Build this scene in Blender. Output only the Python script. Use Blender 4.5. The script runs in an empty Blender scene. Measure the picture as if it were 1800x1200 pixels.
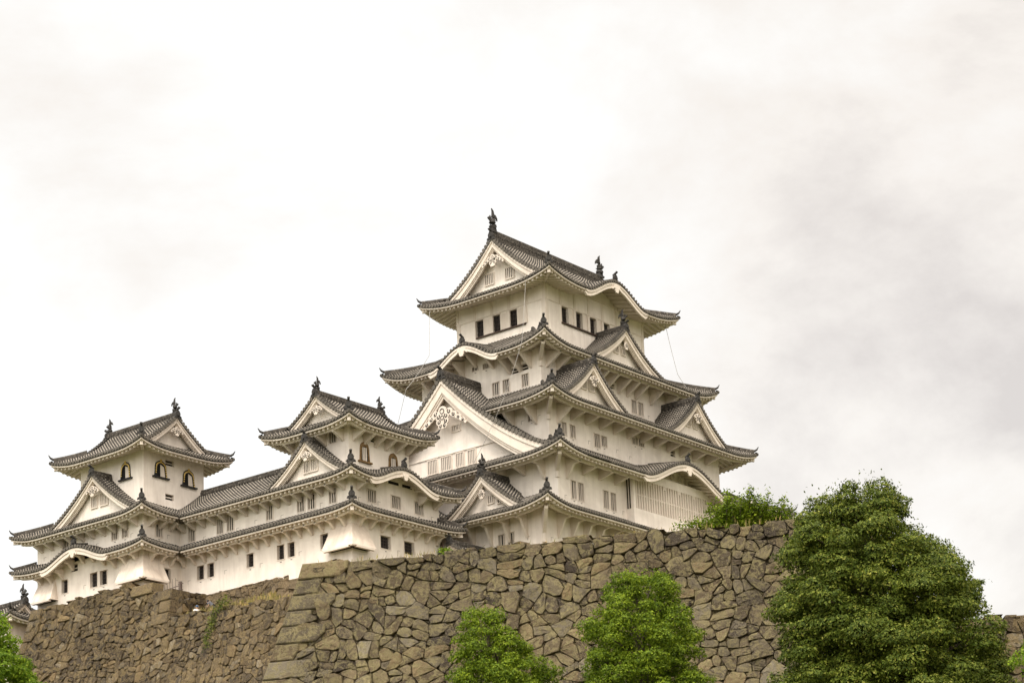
import bpy, math, random
import numpy as np
from mathutils import Matrix, Vector
random.seed(7)
sc = bpy.context.scene
COL = sc.collection

# ------------------------------------------------------------------ camera
PITCH, ROLL, YAW, FPX, CYP = 0.1958, -0.0414, -0.672, 3964.7, 1148.8
cp, sp = math.cos(PITCH), math.sin(PITCH)
Fv = Vector((math.sin(YAW)*cp, math.cos(YAW)*cp, sp))
Rv = Vector((math.cos(YAW), -math.sin(YAW), 0))
Uv = Rv.cross(Fv)
cr, sr = math.cos(ROLL), math.sin(ROLL)
R2 = cr*Rv + sr*Uv
U2 = -sr*Rv + cr*Uv
cam_d = bpy.data.cameras.new("camera")
cam = bpy.data.objects.new("camera", cam_d); COL.objects.link(cam)
m = Matrix((R2, U2, -Fv)).transposed().to_4x4(); m.translation = Vector((0, 0, 1.7))
cam.matrix_world = m
cam_d.sensor_width = 36; cam_d.lens = FPX/1800*36
cam_d.shift_y = (CYP-600)/1800
cam_d.clip_start = 0.5; cam_d.clip_end = 6000
sc.camera = cam

# ------------------------------------------------------------------ world
SUN_EL, SUN_AZ = math.radians(52), math.radians(150)     # azimuth clockwise from +Y
w = bpy.data.worlds.new("World"); sc.world = w; w.use_nodes = True
nt = w.node_tree; nt.nodes.clear()
def N(nt_, typ, **kw):
    n = nt_.nodes.new(typ)
    for k, v in kw.items():
        if k in ('inp',):
            for kk, vv in v.items(): n.inputs[kk].default_value = vv
        else: setattr(n, k, v)
    return n
L = nt.links.new
sky = N(nt, 'ShaderNodeTexSky', sky_type='NISHITA', sun_disc=False, sun_elevation=SUN_EL, sun_rotation=SUN_AZ, dust_density=3.0)
bg1 = N(nt, 'ShaderNodeBackground', inp={'Strength': 0.05}); L(sky.outputs[0], bg1.inputs[0])
tc = N(nt, 'ShaderNodeTexCoord')
mp = N(nt, 'ShaderNodeMapping'); mp.inputs['Scale'].default_value = (1.3, 1.3, 2.4); mp.inputs['Rotation'].default_value = (0.0, 0.35, 0.5)
L(tc.outputs['Generated'], mp.inputs[0])
no = N(nt, 'ShaderNodeTexNoise', inp={'Scale': 3.4, 'Detail': 8.0, 'Roughness': 0.6, 'Distortion': 0.25}); L(mp.outputs[0], no.inputs[0])
dt = N(nt, 'ShaderNodeVectorMath', operation='DOT_PRODUCT'); L(tc.outputs['Generated'], dt.inputs[0]); dt.inputs[1].default_value = Rv
mr = N(nt, 'ShaderNodeMapRange', inp={'From Min': -0.10, 'From Max': 0.26, 'To Min': 0.25, 'To Max': -0.17}); L(dt.outputs['Value'], mr.inputs[0])
ct_ = N(nt, 'ShaderNodeMath', operation='MULTIPLY_ADD'); L(no.outputs[0], ct_.inputs[0]); ct_.inputs[1].default_value = 1.45; ct_.inputs[2].default_value = -0.225
ad = N(nt, 'ShaderNodeMath', operation='ADD'); L(ct_.outputs[0], ad.inputs[0]); L(mr.outputs[0], ad.inputs[1])
rp = N(nt, 'ShaderNodeValToRGB'); L(ad.outputs[0], rp.inputs[0])
e = rp.color_ramp.elements
e[0].position = 0.22; e[0].color = (0.655, 0.575, 0.485, 1)
e[1].position = 0.72; e[1].color = (0.965, 0.925, 0.845, 1)
e2 = rp.color_ramp.elements.new(0.46); e2.color = (0.87, 0.79, 0.68, 1)
sx = N(nt, 'ShaderNodeSeparateXYZ'); L(tc.outputs['Generated'], sx.inputs[0])
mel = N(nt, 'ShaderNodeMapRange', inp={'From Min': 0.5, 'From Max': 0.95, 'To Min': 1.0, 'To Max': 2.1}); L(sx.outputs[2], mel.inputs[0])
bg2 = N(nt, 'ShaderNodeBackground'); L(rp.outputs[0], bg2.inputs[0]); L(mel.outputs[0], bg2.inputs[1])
# overcast raised towards the veiled sun behind the camera, added to brighten the walls
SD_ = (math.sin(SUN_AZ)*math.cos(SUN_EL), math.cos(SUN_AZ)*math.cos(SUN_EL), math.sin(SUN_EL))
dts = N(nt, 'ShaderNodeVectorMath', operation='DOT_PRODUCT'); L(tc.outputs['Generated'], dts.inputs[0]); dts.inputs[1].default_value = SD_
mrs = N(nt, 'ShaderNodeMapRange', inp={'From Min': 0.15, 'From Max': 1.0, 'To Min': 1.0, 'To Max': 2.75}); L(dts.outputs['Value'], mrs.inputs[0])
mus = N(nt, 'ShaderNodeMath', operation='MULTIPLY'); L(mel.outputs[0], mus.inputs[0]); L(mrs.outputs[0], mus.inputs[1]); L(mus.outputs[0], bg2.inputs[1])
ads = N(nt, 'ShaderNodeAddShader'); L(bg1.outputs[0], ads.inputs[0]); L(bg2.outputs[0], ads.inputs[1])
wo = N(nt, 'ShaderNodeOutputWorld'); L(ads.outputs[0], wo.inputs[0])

sd = bpy.data.lights.new("sun", 'SUN'); sd.energy = 1.5; sd.angle = math.radians(14); sd.color = (1, 0.93, 0.82)
so = bpy.data.objects.new("sun", sd); COL.objects.link(so)
sdir = Vector((math.sin(SUN_AZ)*math.cos(SUN_EL), math.cos(SUN_AZ)*math.cos(SUN_EL), math.sin(SUN_EL)))
so.rotation_euler = (-sdir).to_track_quat('-Z', 'Y').to_euler(); so.location = (0, 0, 200)

sc.view_settings.view_transform = 'Standard'; sc.view_settings.look = 'None'
sc.view_settings.exposure = 0.0; sc.view_settings.gamma = 1.0
sc.render.resolution_x = 1024; sc.render.resolution_y = 682

# ------------------------------------------------------------------ materials
def newmat(name, rough=0.8):
    mt = bpy.data.materials.new(name); mt.use_nodes = True
    b = mt.node_tree.nodes['Principled BSDF']; b.inputs['Roughness'].default_value = rough
    b.inputs['Specular IOR Level'].default_value = 0.25
    return mt, mt.node_tree, b
def ramp(nt_, src, stops):
    r = nt_.nodes.new('ShaderNodeValToRGB'); nt_.links.new(src, r.inputs[0])
    el = r.color_ramp.elements
    while len(el) > 1: el.remove(el[-1])
    el[0].position = stops[0][0]; el[0].color = (*stops[0][1], 1)
    for p, c in stops[1:]:
        x = el.new(p); x.color = (*c, 1)
    return r
def noise(nt_, vec, scale, detail=4, rough=0.55, dist=0):
    n = nt_.nodes.new('ShaderNodeTexNoise'); n.inputs['Scale'].default_value = scale
    n.inputs['Detail'].default_value = detail; n.inputs['Roughness'].default_value = rough
    n.inputs['Distortion'].default_value = dist
    if vec is not None: nt_.links.new(vec, n.inputs['Vector'])
    return n
def mixc(nt_, fac, a, b, mode='MIX'):
    x = nt_.nodes.new('ShaderNodeMix'); x.data_type = 'RGBA'; x.blend_type = mode
    for sock, v in ((x.inputs[0], fac), (x.inputs[6], a), (x.inputs[7], b)):
        if isinstance(v, (int, float)): sock.default_value = v
        elif isinstance(v, tuple): sock.default_value = (*v, 1)
        else: nt_.links.new(v, sock)
    return x.outputs[2]
def bump(nt_, b, h, strength, dist):
    bp = nt_.nodes.new('ShaderNodeBump'); bp.inputs['Strength'].default_value = strength; bp.inputs['Distance'].default_value = dist
    nt_.links.new(h, bp.inputs['Height']); nt_.links.new(bp.outputs[0], b.inputs['Normal'])

def mat_plaster(name, base, dirt, dirt_amt):
    mt, t, b = newmat(name, 0.9)
    g = t.nodes.new('ShaderNodeNewGeometry'); pos = g.outputs['Position']
    n1 = noise(t, pos, 0.45, 6, 0.6, 0.6)
    mpv = t.nodes.new('ShaderNodeMapping'); mpv.inputs['Scale'].default_value = (2.2, 2.2, 0.22); t.links.new(pos, mpv.inputs[0])
    n2 = noise(t, mpv.outputs[0], 1.0, 5, 0.6)
    r1 = ramp(t, n1.outputs[0], [(0.35, (0, 0, 0)), (0.75, (1, 1, 1))])
    r2 = ramp(t, n2.outputs[0], [(0.45, (0, 0, 0)), (0.8, (1, 1, 1))])
    mm = t.nodes.new('ShaderNodeMath'); mm.operation = 'MULTIPLY'; t.links.new(r1.outputs[0], mm.inputs[0]); mm.inputs[1].default_value = dirt_amt
    c = mixc(t, mm.outputs[0], base, dirt)
    mm2 = t.nodes.new('ShaderNodeMath'); mm2.operation = 'MULTIPLY'; t.links.new(r2.outputs[0], mm2.inputs[0]); mm2.inputs[1].default_value = dirt_amt*0.8
    c = mixc(t, mm2.outputs[0], c, dirt)
    t.links.new(c, b.inputs['Base Color'])
    n3 = noise(t, pos, 7, 4)
    bump(t, b, n3.outputs[0], 0.25, 0.03)
    return mt
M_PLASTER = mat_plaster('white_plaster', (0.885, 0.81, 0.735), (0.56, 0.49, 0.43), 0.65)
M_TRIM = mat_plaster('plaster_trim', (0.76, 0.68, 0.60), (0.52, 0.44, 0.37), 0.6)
M_WORN_SHADED = mat_plaster('stained_shaded_plaster', (0.82, 0.725, 0.63), (0.50, 0.41, 0.34), 1.0)

def mat_tile():
    mt, t, b = newmat('grey_roof_tile', 0.8); b.inputs['Specular IOR Level'].default_value = 0.12
    uv = t.nodes.new('ShaderNodeUVMap'); s = t.nodes.new('ShaderNodeSeparateXYZ'); t.links.new(uv.outputs[0], s.inputs[0])
    g = t.nodes.new('ShaderNodeNewGeometry'); pos = g.outputs['Position']
    # white plaster joints across each round tile, every 0.3 m down the slope (v)
    fr = t.nodes.new('ShaderNodeMath'); fr.operation = 'FRACT'
    dv = t.nodes.new('ShaderNodeMath'); dv.operation = 'DIVIDE'; t.links.new(s.outputs[1], dv.inputs[0]); dv.inputs[1].default_value = 0.30
    t.links.new(dv.outputs[0], fr.inputs[0])
    lt = t.nodes.new('ShaderNodeMath'); lt.operation = 'LESS_THAN'; t.links.new(fr.outputs[0], lt.inputs[0]); lt.inputs[1].default_value = 0.30
    ml = t.nodes.new('ShaderNodeMath'); ml.operation = 'MULTIPLY'; t.links.new(lt.outputs[0], ml.inputs[0]); t.links.new(s.outputs[0], ml.inputs[1])
    n0 = noise(t, pos, 1.3, 5, 0.65)
    r0 = ramp(t, n0.outputs[0], [(0.35, (0.45, 0.45, 0.45)), (0.65, (1, 1, 1))])
    ml2 = t.nodes.new('ShaderNodeMath'); ml2.operation = 'MULTIPLY'; t.links.new(ml.outputs[0], ml2.inputs[0]); t.links.new(r0.outputs[0], ml2.inputs[1])
    n1 = noise(t, pos, 5.0, 5, 0.7)
    base = ramp(t, n1.outputs[0], [(0.3, (0.014, 0.013, 0.012)), (0.5, (0.036, 0.033, 0.030)), (0.72, (0.10, 0.09, 0.078))]).outputs[0]
    c = mixc(t, ml2.outputs[0], base, (0.38, 0.335, 0.28))
    t.links.new(c, b.inputs['Base Color'])
    bump(t, b, n1.outputs[0], 0.3, 0.02)
    return mt
M_TILE = mat_tile()
def mat_ridge():
    mt, t, b = newmat('ridge_tile', 0.8); b.inputs['Specular IOR Level'].default_value = 0.12
    tcn = t.nodes.new('ShaderNodeNewGeometry'); pos = tcn.outputs['Position']
    v = t.nodes.new('ShaderNodeTexVoronoi'); v.inputs['Scale'].default_value = 4.5; t.links.new(pos, v.inputs['Vector'])
    lt = ramp(t, v.outputs['Distance'], [(0.10, (1, 1, 1)), (0.24, (0, 0, 0))])
    n1 = noise(t, pos, 4, 4)
    base = ramp(t, n1.outputs[0], [(0.3, (0.028, 0.025, 0.023)), (0.7, (0.10, 0.088, 0.075))]).outputs[0]
    mm = t.nodes.new('ShaderNodeMath'); mm.operation = 'MULTIPLY'; t.links.new(lt.outputs[0], mm.inputs[0]); mm.inputs[1].default_value = 0.55
    t.links.new(mixc(t, mm.outputs[0], base, (0.5, 0.45, 0.38)), b.inputs['Base Color'])
    return mt
M_RIDGE = mat_ridge()
def mat_plain(name, c1, c2, scale=6, rough=0.7, metal=0):
    mt, t, b = newmat(name, rough); g = t.nodes.new('ShaderNodeNewGeometry')
    n1 = noise(t, g.outputs['Position'], scale, 4)
    t.links.new(ramp(t, n1.outputs[0], [(0.3, c1), (0.7, c2)]).outputs[0], b.inputs['Base Color'])
    b.inputs['Metallic'].default_value = metal
    return mt
M_ORN = mat_plain('dark_ornament_tile', (0.018, 0.017, 0.017), (0.06, 0.055, 0.05), 8, 0.75)
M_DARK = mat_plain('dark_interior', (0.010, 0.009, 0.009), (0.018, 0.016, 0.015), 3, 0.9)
M_SHUT = mat_plain('shaded_shutter', (0.028, 0.023, 0.018), (0.05, 0.042, 0.034), 3, 0.95)
M_LINE = mat_plain('loophole_edge', (0.20, 0.17, 0.14), (0.30, 0.26, 0.21), 3, 0.9)
M_WOOD = mat_plain('dark_brown_wood', (0.045, 0.028, 0.02), (0.09, 0.06, 0.045), 9, 0.7)
M_RUST = mat_plain('weathered_brown_lacquer', (0.10, 0.055, 0.02), (0.28, 0.18, 0.08), 9, 0.6)
M_BLACK = mat_plain('black_lacquer', (0.012, 0.010, 0.010), (0.022, 0.02, 0.018), 9, 0.35)
M_GOLD = mat_plain('gilt_metal', (0.62, 0.42, 0.10), (0.80, 0.60, 0.22), 9, 0.35, 0.4)
M_IRON = mat_plain('rusty_iron', (0.06, 0.045, 0.04), (0.16, 0.12, 0.10), 20, 0.7)
M_CABLE = mat_plain('grey_cable', (0.25, 0.24, 0.22), (0.34, 0.32, 0.30), 2, 0.6)

def mat_stone(name, stops, lichen, stain, stain_amt=1.0):
    mt, t, b = newmat(name, 0.95)
    g = t.nodes.new('ShaderNodeNewGeometry'); pos = g.outputs['Position']; rnd = g.outputs['Random Per Island']
    base = ramp(t, rnd, stops).outputs[0]
    n1 = noise(t, pos, 2.6, 8, 0.72, 0.8)
    n2 = noise(t, pos, 7.5, 7, 0.75)
    n3 = noise(t, pos, 0.30, 3, 0.55)
    n4 = noise(t, pos, 30, 4, 0.7)
    def mul(a, b2):
        m_ = t.nodes.new('ShaderNodeMath'); m_.operation = 'MULTIPLY'
        for k, v in enumerate((a, b2)):
            if isinstance(v, (int, float)): m_.inputs[k].default_value = v
            else: t.links.new(v, m_.inputs[k])
        return m_.outputs[0]
    c = mixc(t, ramp(t, n1.outputs[0], [(0.47, (0, 0, 0)), (0.54, (0.8, 0.8, 0.8))]).outputs[0], base, lichen)
    # weathering streaks on some stones only
    r2 = t.nodes.new('ShaderNodeMath'); r2.operation = 'FRACT'; m7 = mul(rnd, 7.31); t.links.new(m7, r2.inputs[0])
    own = ramp(t, r2.outputs[0], [(0.1, (0.3, 0.3, 0.3)), (0.5, (1, 1, 1))]).outputs[0]
    zone = ramp(t, n3.outputs[0], [(0.40, (0.3, 0.3, 0.3)), (0.56, (1, 1, 1))]).outputs[0]
    blot = ramp(t, n2.outputs[0], [(0.45, (0, 0, 0)), (0.56, (0.95, 0.95, 0.95))]).outputs[0]
    c = mixc(t, mul(mul(mul(own, zone), blot), stain_amt), c, stain)
    pale = ramp(t, n4.outputs[0], [(0.57, (0, 0, 0)), (0.68, (0.65, 0.65, 0.65))]).outputs[0]
    c = mixc(t, pale, c, (0.50, 0.44, 0.33))
    sp2 = ramp(t, n2.outputs[0], [(0.35, (0.5, 0.5, 0.5)), (0.66, (1.35, 1.35, 1.35))]).outputs[0]
    c = mixc(t, 1.0, c, sp2, 'MULTIPLY')
    t.links.new(c, b.inputs['Base Color'])
    m_ = t.nodes.new('ShaderNodeMath'); m_.operation = 'MULTIPLY_ADD'; t.links.new(n2.outputs[0], m_.inputs[0]); m_.inputs[1].default_value = 1.8; t.links.new(n4.outputs[0], m_.inputs[2])
    bump(t, b, m_.outputs[0], 1.0, 0.17)
    return mt
M_STONE = mat_stone('lichened_granite', [(0.0, (0.13, 0.10, 0.068)), (0.15, (0.36, 0.27, 0.15)), (0.3, (0.20, 0.16, 0.105)), (0.45, (0.29, 0.24, 0.155)), (0.6, (0.44, 0.32, 0.165)), (0.75, (0.08, 0.062, 0.05)), (0.83, (0.26, 0.20, 0.12)), (0.95, (0.40, 0.34, 0.24))],
                    (0.46, 0.385, 0.19), (0.055, 0.041, 0.033))
M_STONE2 = mat_stone('ochre_granite', [(0.0, (0.16, 0.12, 0.075)), (0.15, (0.40, 0.28, 0.145)), (0.3, (0.10, 0.078, 0.06)), (0.5, (0.27, 0.205, 0.125)), (0.65, (0.36, 0.265, 0.15)), (0.78, (0.065, 0.05, 0.042)), (0.88, (0.22, 0.18, 0.125)), (0.96, (0.44, 0.36, 0.25))],
                    (0.42, 0.31, 0.15), (0.05, 0.037, 0.03))
M_STONE3 = mat_stone('pale_ochre_granite', [(0.0, (0.44, 0.32, 0.18)), (0.4, (0.36, 0.265, 0.155)), (0.7, (0.26, 0.205, 0.14)), (0.9, (0.46, 0.35, 0.21))],
                    (0.36, 0.27, 0.155), (0.16, 0.12, 0.09), 0.5)
M_EARTH = mat_plain('packed_earth', (0.16, 0.12, 0.07), (0.26, 0.19, 0.11), 2, 0.95)

def mat_leaf(name, stops, trans):
    mt, t, b = newmat(name, 0.6)
    g = t.nodes.new('ShaderNodeNewGeometry'); rnd = g.outputs['Random Per Island']
    c = ramp(t, rnd, stops).outputs[0]
    n = noise(t, g.outputs['Position'], 0.9, 3)
    c = mixc(t, 1.0, c, ramp(t, n.outputs[0], [(0.3, (0.7, 0.75, 0.7)), (0.7, (1.3, 1.22, 1.1))]).outputs[0], 'MULTIPLY')
    t.links.new(c, b.inputs['Base Color'])
    b.inputs['Specular IOR Level'].default_value = 0.15
    tr = t.nodes.new('ShaderNodeBsdfTranslucent'); t.links.new(c, tr.inputs[0])
    mx = t.nodes.new('ShaderNodeMixShader'); mx.inputs[0].default_value = trans
    out = t.nodes['Material Output']
    t.links.new(b.outputs[0], mx.inputs[1]); t.links.new(tr.outputs[0], mx.inputs[2]); t.links.new(mx.outputs[0], out.inputs[0])
    return mt
M_LEAF_A = mat_leaf('bright_green_leaf', [(0, (0.05, 0.092, 0.005)), (0.5, (0.105, 0.162, 0.008)), (1, (0.23, 0.30, 0.02))], 0.3)
M_LEAF_C = mat_leaf('dull_green_leaf', [(0, (0.034, 0.056, 0.005)), (0.5, (0.072, 0.102, 0.010)), (0.9, (0.15, 0.18, 0.025)), (1, (0.23, 0.23, 0.05))], 0.22)
M_LEAF_D = mat_leaf('yellow_green_leaf', [(0, (0.07, 0.13, 0.01)), (0.5, (0.14, 0.24, 0.015)), (1, (0.27, 0.36, 0.03))], 0.4)
M_GRASS = mat_leaf('dry_grass', [(0, (0.16, 0.17, 0.04)), (0.6, (0.30, 0.25, 0.09)), (1, (0.45, 0.33, 0.16))], 0.3)
M_BARK = mat_plain('brown_bark', (0.05, 0.038, 0.028), (0.12, 0.09, 0.065), 7, 0.9)

# ------------------------------------------------------------------ mesh helpers
class MB:
    def __init__(s): s.v = []; s.f = []; s.uv = None
    def quad(s, a, b, c, d):
        i = len(s.v); s.v += [a, b, c, d]; s.f.append((i, i+1, i+2, i+3))
    def tri(s, a, b, c):
        i = len(s.v); s.v += [a, b, c]; s.f.append((i, i+1, i+2))
    def hexa(s, p):      # 8 points: bottom 4, top 4
        i = len(s.v); s.v += list(p)
        for q in ((0, 3, 2, 1), (4, 5, 6, 7), (0, 1, 5, 4), (1, 2, 6, 5), (2, 3, 7, 6), (3, 0, 4, 7)): s.f.append(tuple(i+k for k in q))
    def box(s, x0, x1, y0, y1, z0, z1):
        s.hexa([(x0, y0, z0), (x1, y0, z0), (x1, y1, z0), (x0, y1, z0), (x0, y0, z1), (x1, y0, z1), (x1, y1, z1), (x0, y1, z1)])
    def grid(s, rows, closed=False):
        i = len(s.v); n = len(rows[0])
        for r in rows: s.v += list(r)
        for a in range(len(rows)-1):
            for b in range(n - (0 if closed else 1)):
                c = (b+1) % n
                s.f.append((i+a*n+b, i+a*n+c, i+(a+1)*n+c, i+(a+1)*n+b))
    def prism(s, poly, off):     # extrude polygon of 3d points by vector off
        i = len(s.v); n = len(poly); s.v += list(poly) + [(p[0]+off[0], p[1]+off[1], p[2]+off[2]) for p in poly]
        s.f.append(tuple(i+k for k in range(n))); s.f.append(tuple(i+n+k for k in reversed(range(n))))
        for k in range(n): s.f.append((i+k, i+(k+1) % n, i+n+(k+1) % n, i+n+k))
    def tube(s, pts, rad, seg=6, cap=True, flat=1.0):
        pts = [Vector(p) for p in pts]; rings = []
        rr = rad if hasattr(rad, '__len__') else [rad]*len(pts)
        for k, p in enumerate(pts):
            d = (pts[min(k+1, len(pts)-1)] - pts[max(k-1, 0)]).normalized()
            u = d.cross(Vector((0, 0, 1)))
            if u.length < 0.05: u = d.cross(Vector((1, 0, 0)))
            u.normalize(); v = u.cross(d)
            rings.append([tuple(p + rr[k]*(math.cos(a)*u*flat + math.sin(a)*v)) for a in [2*math.pi*j/seg for j in range(seg)]])
        i = len(s.v); s.grid(rings, True)
        if cap:
            s.f.append(tuple(i+j for j in range(seg))); s.f.append(tuple(i+(len(pts)-1)*seg+j for j in reversed(range(seg))))
    def sphere(s, c, r, seg=8, rings=5, sz=1.0):
        rows = []
        for a in range(rings+1):
            th = math.pi*a/rings
            rows.append([(c[0]+r*math.sin(th)*math.cos(2*math.pi*b/seg), c[1]+r*math.sin(th)*math.sin(2*math.pi*b/seg), c[2]+r*sz*math.cos(th)) for b in range(seg)])
        s.grid(rows, True)
def link_mesh(name, mb, mat, parent=None, loc=(0, 0, 0), smooth=False, uvs=None):
    me = bpy.data.meshes.new(name); me.from_pydata([tuple(v) for v in mb.v], [], mb.f)
    if mat is not None: me.materials.append(mat)
    if uvs is not None:
        ul = me.uv_layers.new(name='UVMap')
        li = np.empty(len(me.loops), dtype=np.int32); me.loops.foreach_get('vertex_index', li)
        arr = np.array(uvs, dtype=np.float32)[li].ravel(); ul.data.foreach_set('uv', arr)
    if smooth: me.polygons.foreach_set('use_smooth', [True]*len(me.polygons))
    me.update()
    o = bpy.data.objects.new(name, me); COL.objects.link(o)
    if parent is not None: o.parent = parent
    o.location = loc
    return o
def tag(o, label=None, cat=None, group=None, kind=None):
    if label: o['label'] = label
    if cat: o['category'] = cat
    if group: o['group'] = group
    if kind: o['kind'] = kind
    return o

SIDES = {'L': ((1, 0), (0, -1)), 'R': ((0, 1), (1, 0)), 'B': ((-1, 0), (0, 1)), 'K': ((0, -1), (-1, 0))}   # T, N ; L=-Y face, R=+X face
class Frame:
    def __init__(s, side): s.T, s.N = SIDES[side]; s.side = side
    def p(s, t, n, z): return (s.T[0]*t+s.N[0]*n, s.T[1]*t+s.N[1]*n, z)
    def tn(s, x, y): return (s.T[0]*x+s.T[1]*y, s.N[0]*x+s.N[1]*y)
def rect_side(side, r):       # rect (x0,x1,y0,y1) -> t0,t1,n
    x0, x1, y0, y1 = r
    return {'L': (x0, x1, -y0), 'R': (y0, y1, x1), 'B': (-x1, -x0, y1), 'K': (-y1, -y0, -x0)}[side]

class Building:
    def __init__(s, name, org, zb, label, cat):
        s.o = bpy.data.objects.new(name, None); COL.objects.link(s.o); s.o.location = (org[0], org[1], zb); s.zb = zb
        tag(s.o, label, cat)
    def part(s, name, mb, mat, parent=None, smooth=False, uvs=None, label=None):
        # parts sit at the root with a -zb shift; sub-parts share their part's space
        o = link_mesh(name, mb, mat, parent or s.o, (0, 0, 0) if parent else (0, 0, -s.zb), smooth, uvs)
        if label: o['label'] = label
        return o

# ------------------------------------------------------------------ ornaments
def onigawara(mb, c, out, s=1.0):
    """ridge-end tile: shield, boss, topped by a round knob; out = outward unit vec (x,y)"""
    x, y, z = c; o = Vector((out[0], out[1], 0)); t = Vector((-out[1], out[0], 0)); C = Vector(c)
    prof = [(-.42, 0), (-.36, .16), (-.24, .2), (-.27, .42), (-.17, .62), (0, .72), (.17, .62), (.27, .42), (.24, .2), (.36, .16), (.42, 0)]
    mb.prism([tuple(C + t*a*s + Vector((0, 0, b*s)) + o*.05*s) for a, b in prof], tuple(-o*.22*s))
    mb.tube([tuple(C+o*.04*s+Vector((0, 0, .3*s))), tuple(C+o*.16*s+Vector((0, 0, .3*s)))], .14*s, 8)
    mb.tube([tuple(C+o*-.3*s+Vector((0, 0, .68*s))), tuple(C+o*.12*s+Vector((0, 0, .86*s))), tuple(C+o*.2*s+Vector((0, 0, .95*s)))], [.10*s, .11*s, .13*s], 7)
def shachi(mb, c, inward, s=1.0):
    """fish finial standing head-down on the ridge; inward = unit vec towards ridge middle"""
    C = Vector(c); u = Vector((inward[0], inward[1], 0)); t = Vector((-inward[1], inward[0], 0)); Z = Vector((0, 0, 1))
    P = lambda a, b, cc=0: tuple(C + u*a*s + Z*b*s + t*cc*s)
    mb.hexa([P(-.32, -.1, -.26), P(.34, -.1, -.26), P(.34, -.1, .26), P(-.32, -.1, .26), P(-.24, .42, -.2), P(.26, .42, -.2), P(.26, .42, .2), P(-.24, .42, .2)])
    path = [(.06, .36), (-.04, .62), (-.06, .86), (.0, 1.08), (.10, 1.28), (.10, 1.48), (.02, 1.66), (-.02, 1.8)]
    mb.tube([P(a, b) for a, b in path], [.36*s, .38*s, .34*s, .27*s, .21*s, .16*s, .12*s, .07*s], 8)
    mb.prism([P(-.16, 1.4, -.06), P(-.08, 1.75, -.06), P(-.06, 2.1, -.06), P(-.12, 2.32, -.06), P(.14, 2.12, -.06), P(.24, 1.8, -.06), P(.2, 1.45, -.06)], tuple(t*.12*s))
    mb.prism([P(.05, 1.4, -.06), P(.15, 1.75, -.06), P(.42, 1.78, -.06), P(.66, 1.5, -.06), P(.68, 1.22, -.06), P(.5, 1.42, -.06), P(.28, 1.36, -.06)], tuple(t*.12*s))
    mb.prism([P(-.14, .8, -.06), P(-.5, 1.05, -.06), P(-.76, 1.22, -.06), P(-.6, 1.36, -.06), P(-.46, 1.3, -.06), P(-.4, 1.55, -.06), P(-.24, 1.3, -.06), P(-.02, 1.2, -.06)], tuple(t*.12*s))
    for sg in (-1, 1):
        mb.tri(P(-.05, .7, .2*sg), P(.12, .95, .16*sg), P(.02, 1.08, .5*sg)); mb.tri(P(-.05, .7, .2*sg), P(.02, 1.08, .5*sg), P(-.1, .86, .22*sg))
    mb.prism([P(-.2, .5, -.05), P(-.42, .6, -.05), P(-.4, .42, -.05), P(-.25, .36, -.05)], tuple(t*.1*s))

def pendant(mb, fr, t, n, z, s, wings=3, cuts=None):
    """carved gable pendant (gegyo): flat lobed board with scroll wings; cuts collects the pierced scroll lines"""
    k = [0]
    def disc(dt, dz, r, scroll=0):
        nn = n + 0.004*(k[0] % 7); k[0] += 1
        poly = [fr.p(t+dt*s+r*s*math.cos(a), nn, z+dz*s+r*s*math.sin(a)) for a in [2*math.pi*j/12 for j in range(12)]]
        off = fr.p(0, -.12, 0); mb.prism(poly, off)
        if scroll and cuts is not None:
            sg = 1 if dt >= 0 else -1
            pts = [fr.p(t+dt*s+sg*r*.7*s*math.cos(a+2.2)*(1-.085*j), nn+.012, z+dz*s+r*.7*s*math.sin(a+2.2)*(1-.085*j)) for j, a in enumerate([.62*q for q in range(10)])]
            cuts.tube(pts, .035*s, 4, False)
    disc(0, -.12, .30); disc(0, -.42, .36); disc(0, -.7, .30); disc(0, -.98, .17)
    for sg in (-1, 1):
        disc(sg*.26, -.72, .19, 1); disc(sg*.16, -.98, .15, 1 if s > 1 else 0); disc(sg*.30, -.42, .20, 1)
        for q in range(wings):
            a = .52+.33*q; b = -.22-.235*q; r = .21-.03*q
            disc(sg*a, b, r, 1); disc(sg*(a+.15), b-.16, r*.7)
    if cuts is not None:
        for (dz, r) in ((-.12, .15), (-.5, .12)):
            cuts.tube([fr.p(t+r*s*math.cos(a), n+.035, z+dz*s+r*s*math.sin(a)) for a in [.7*q for q in range(10)]], .022*s, 4, False)

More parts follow.
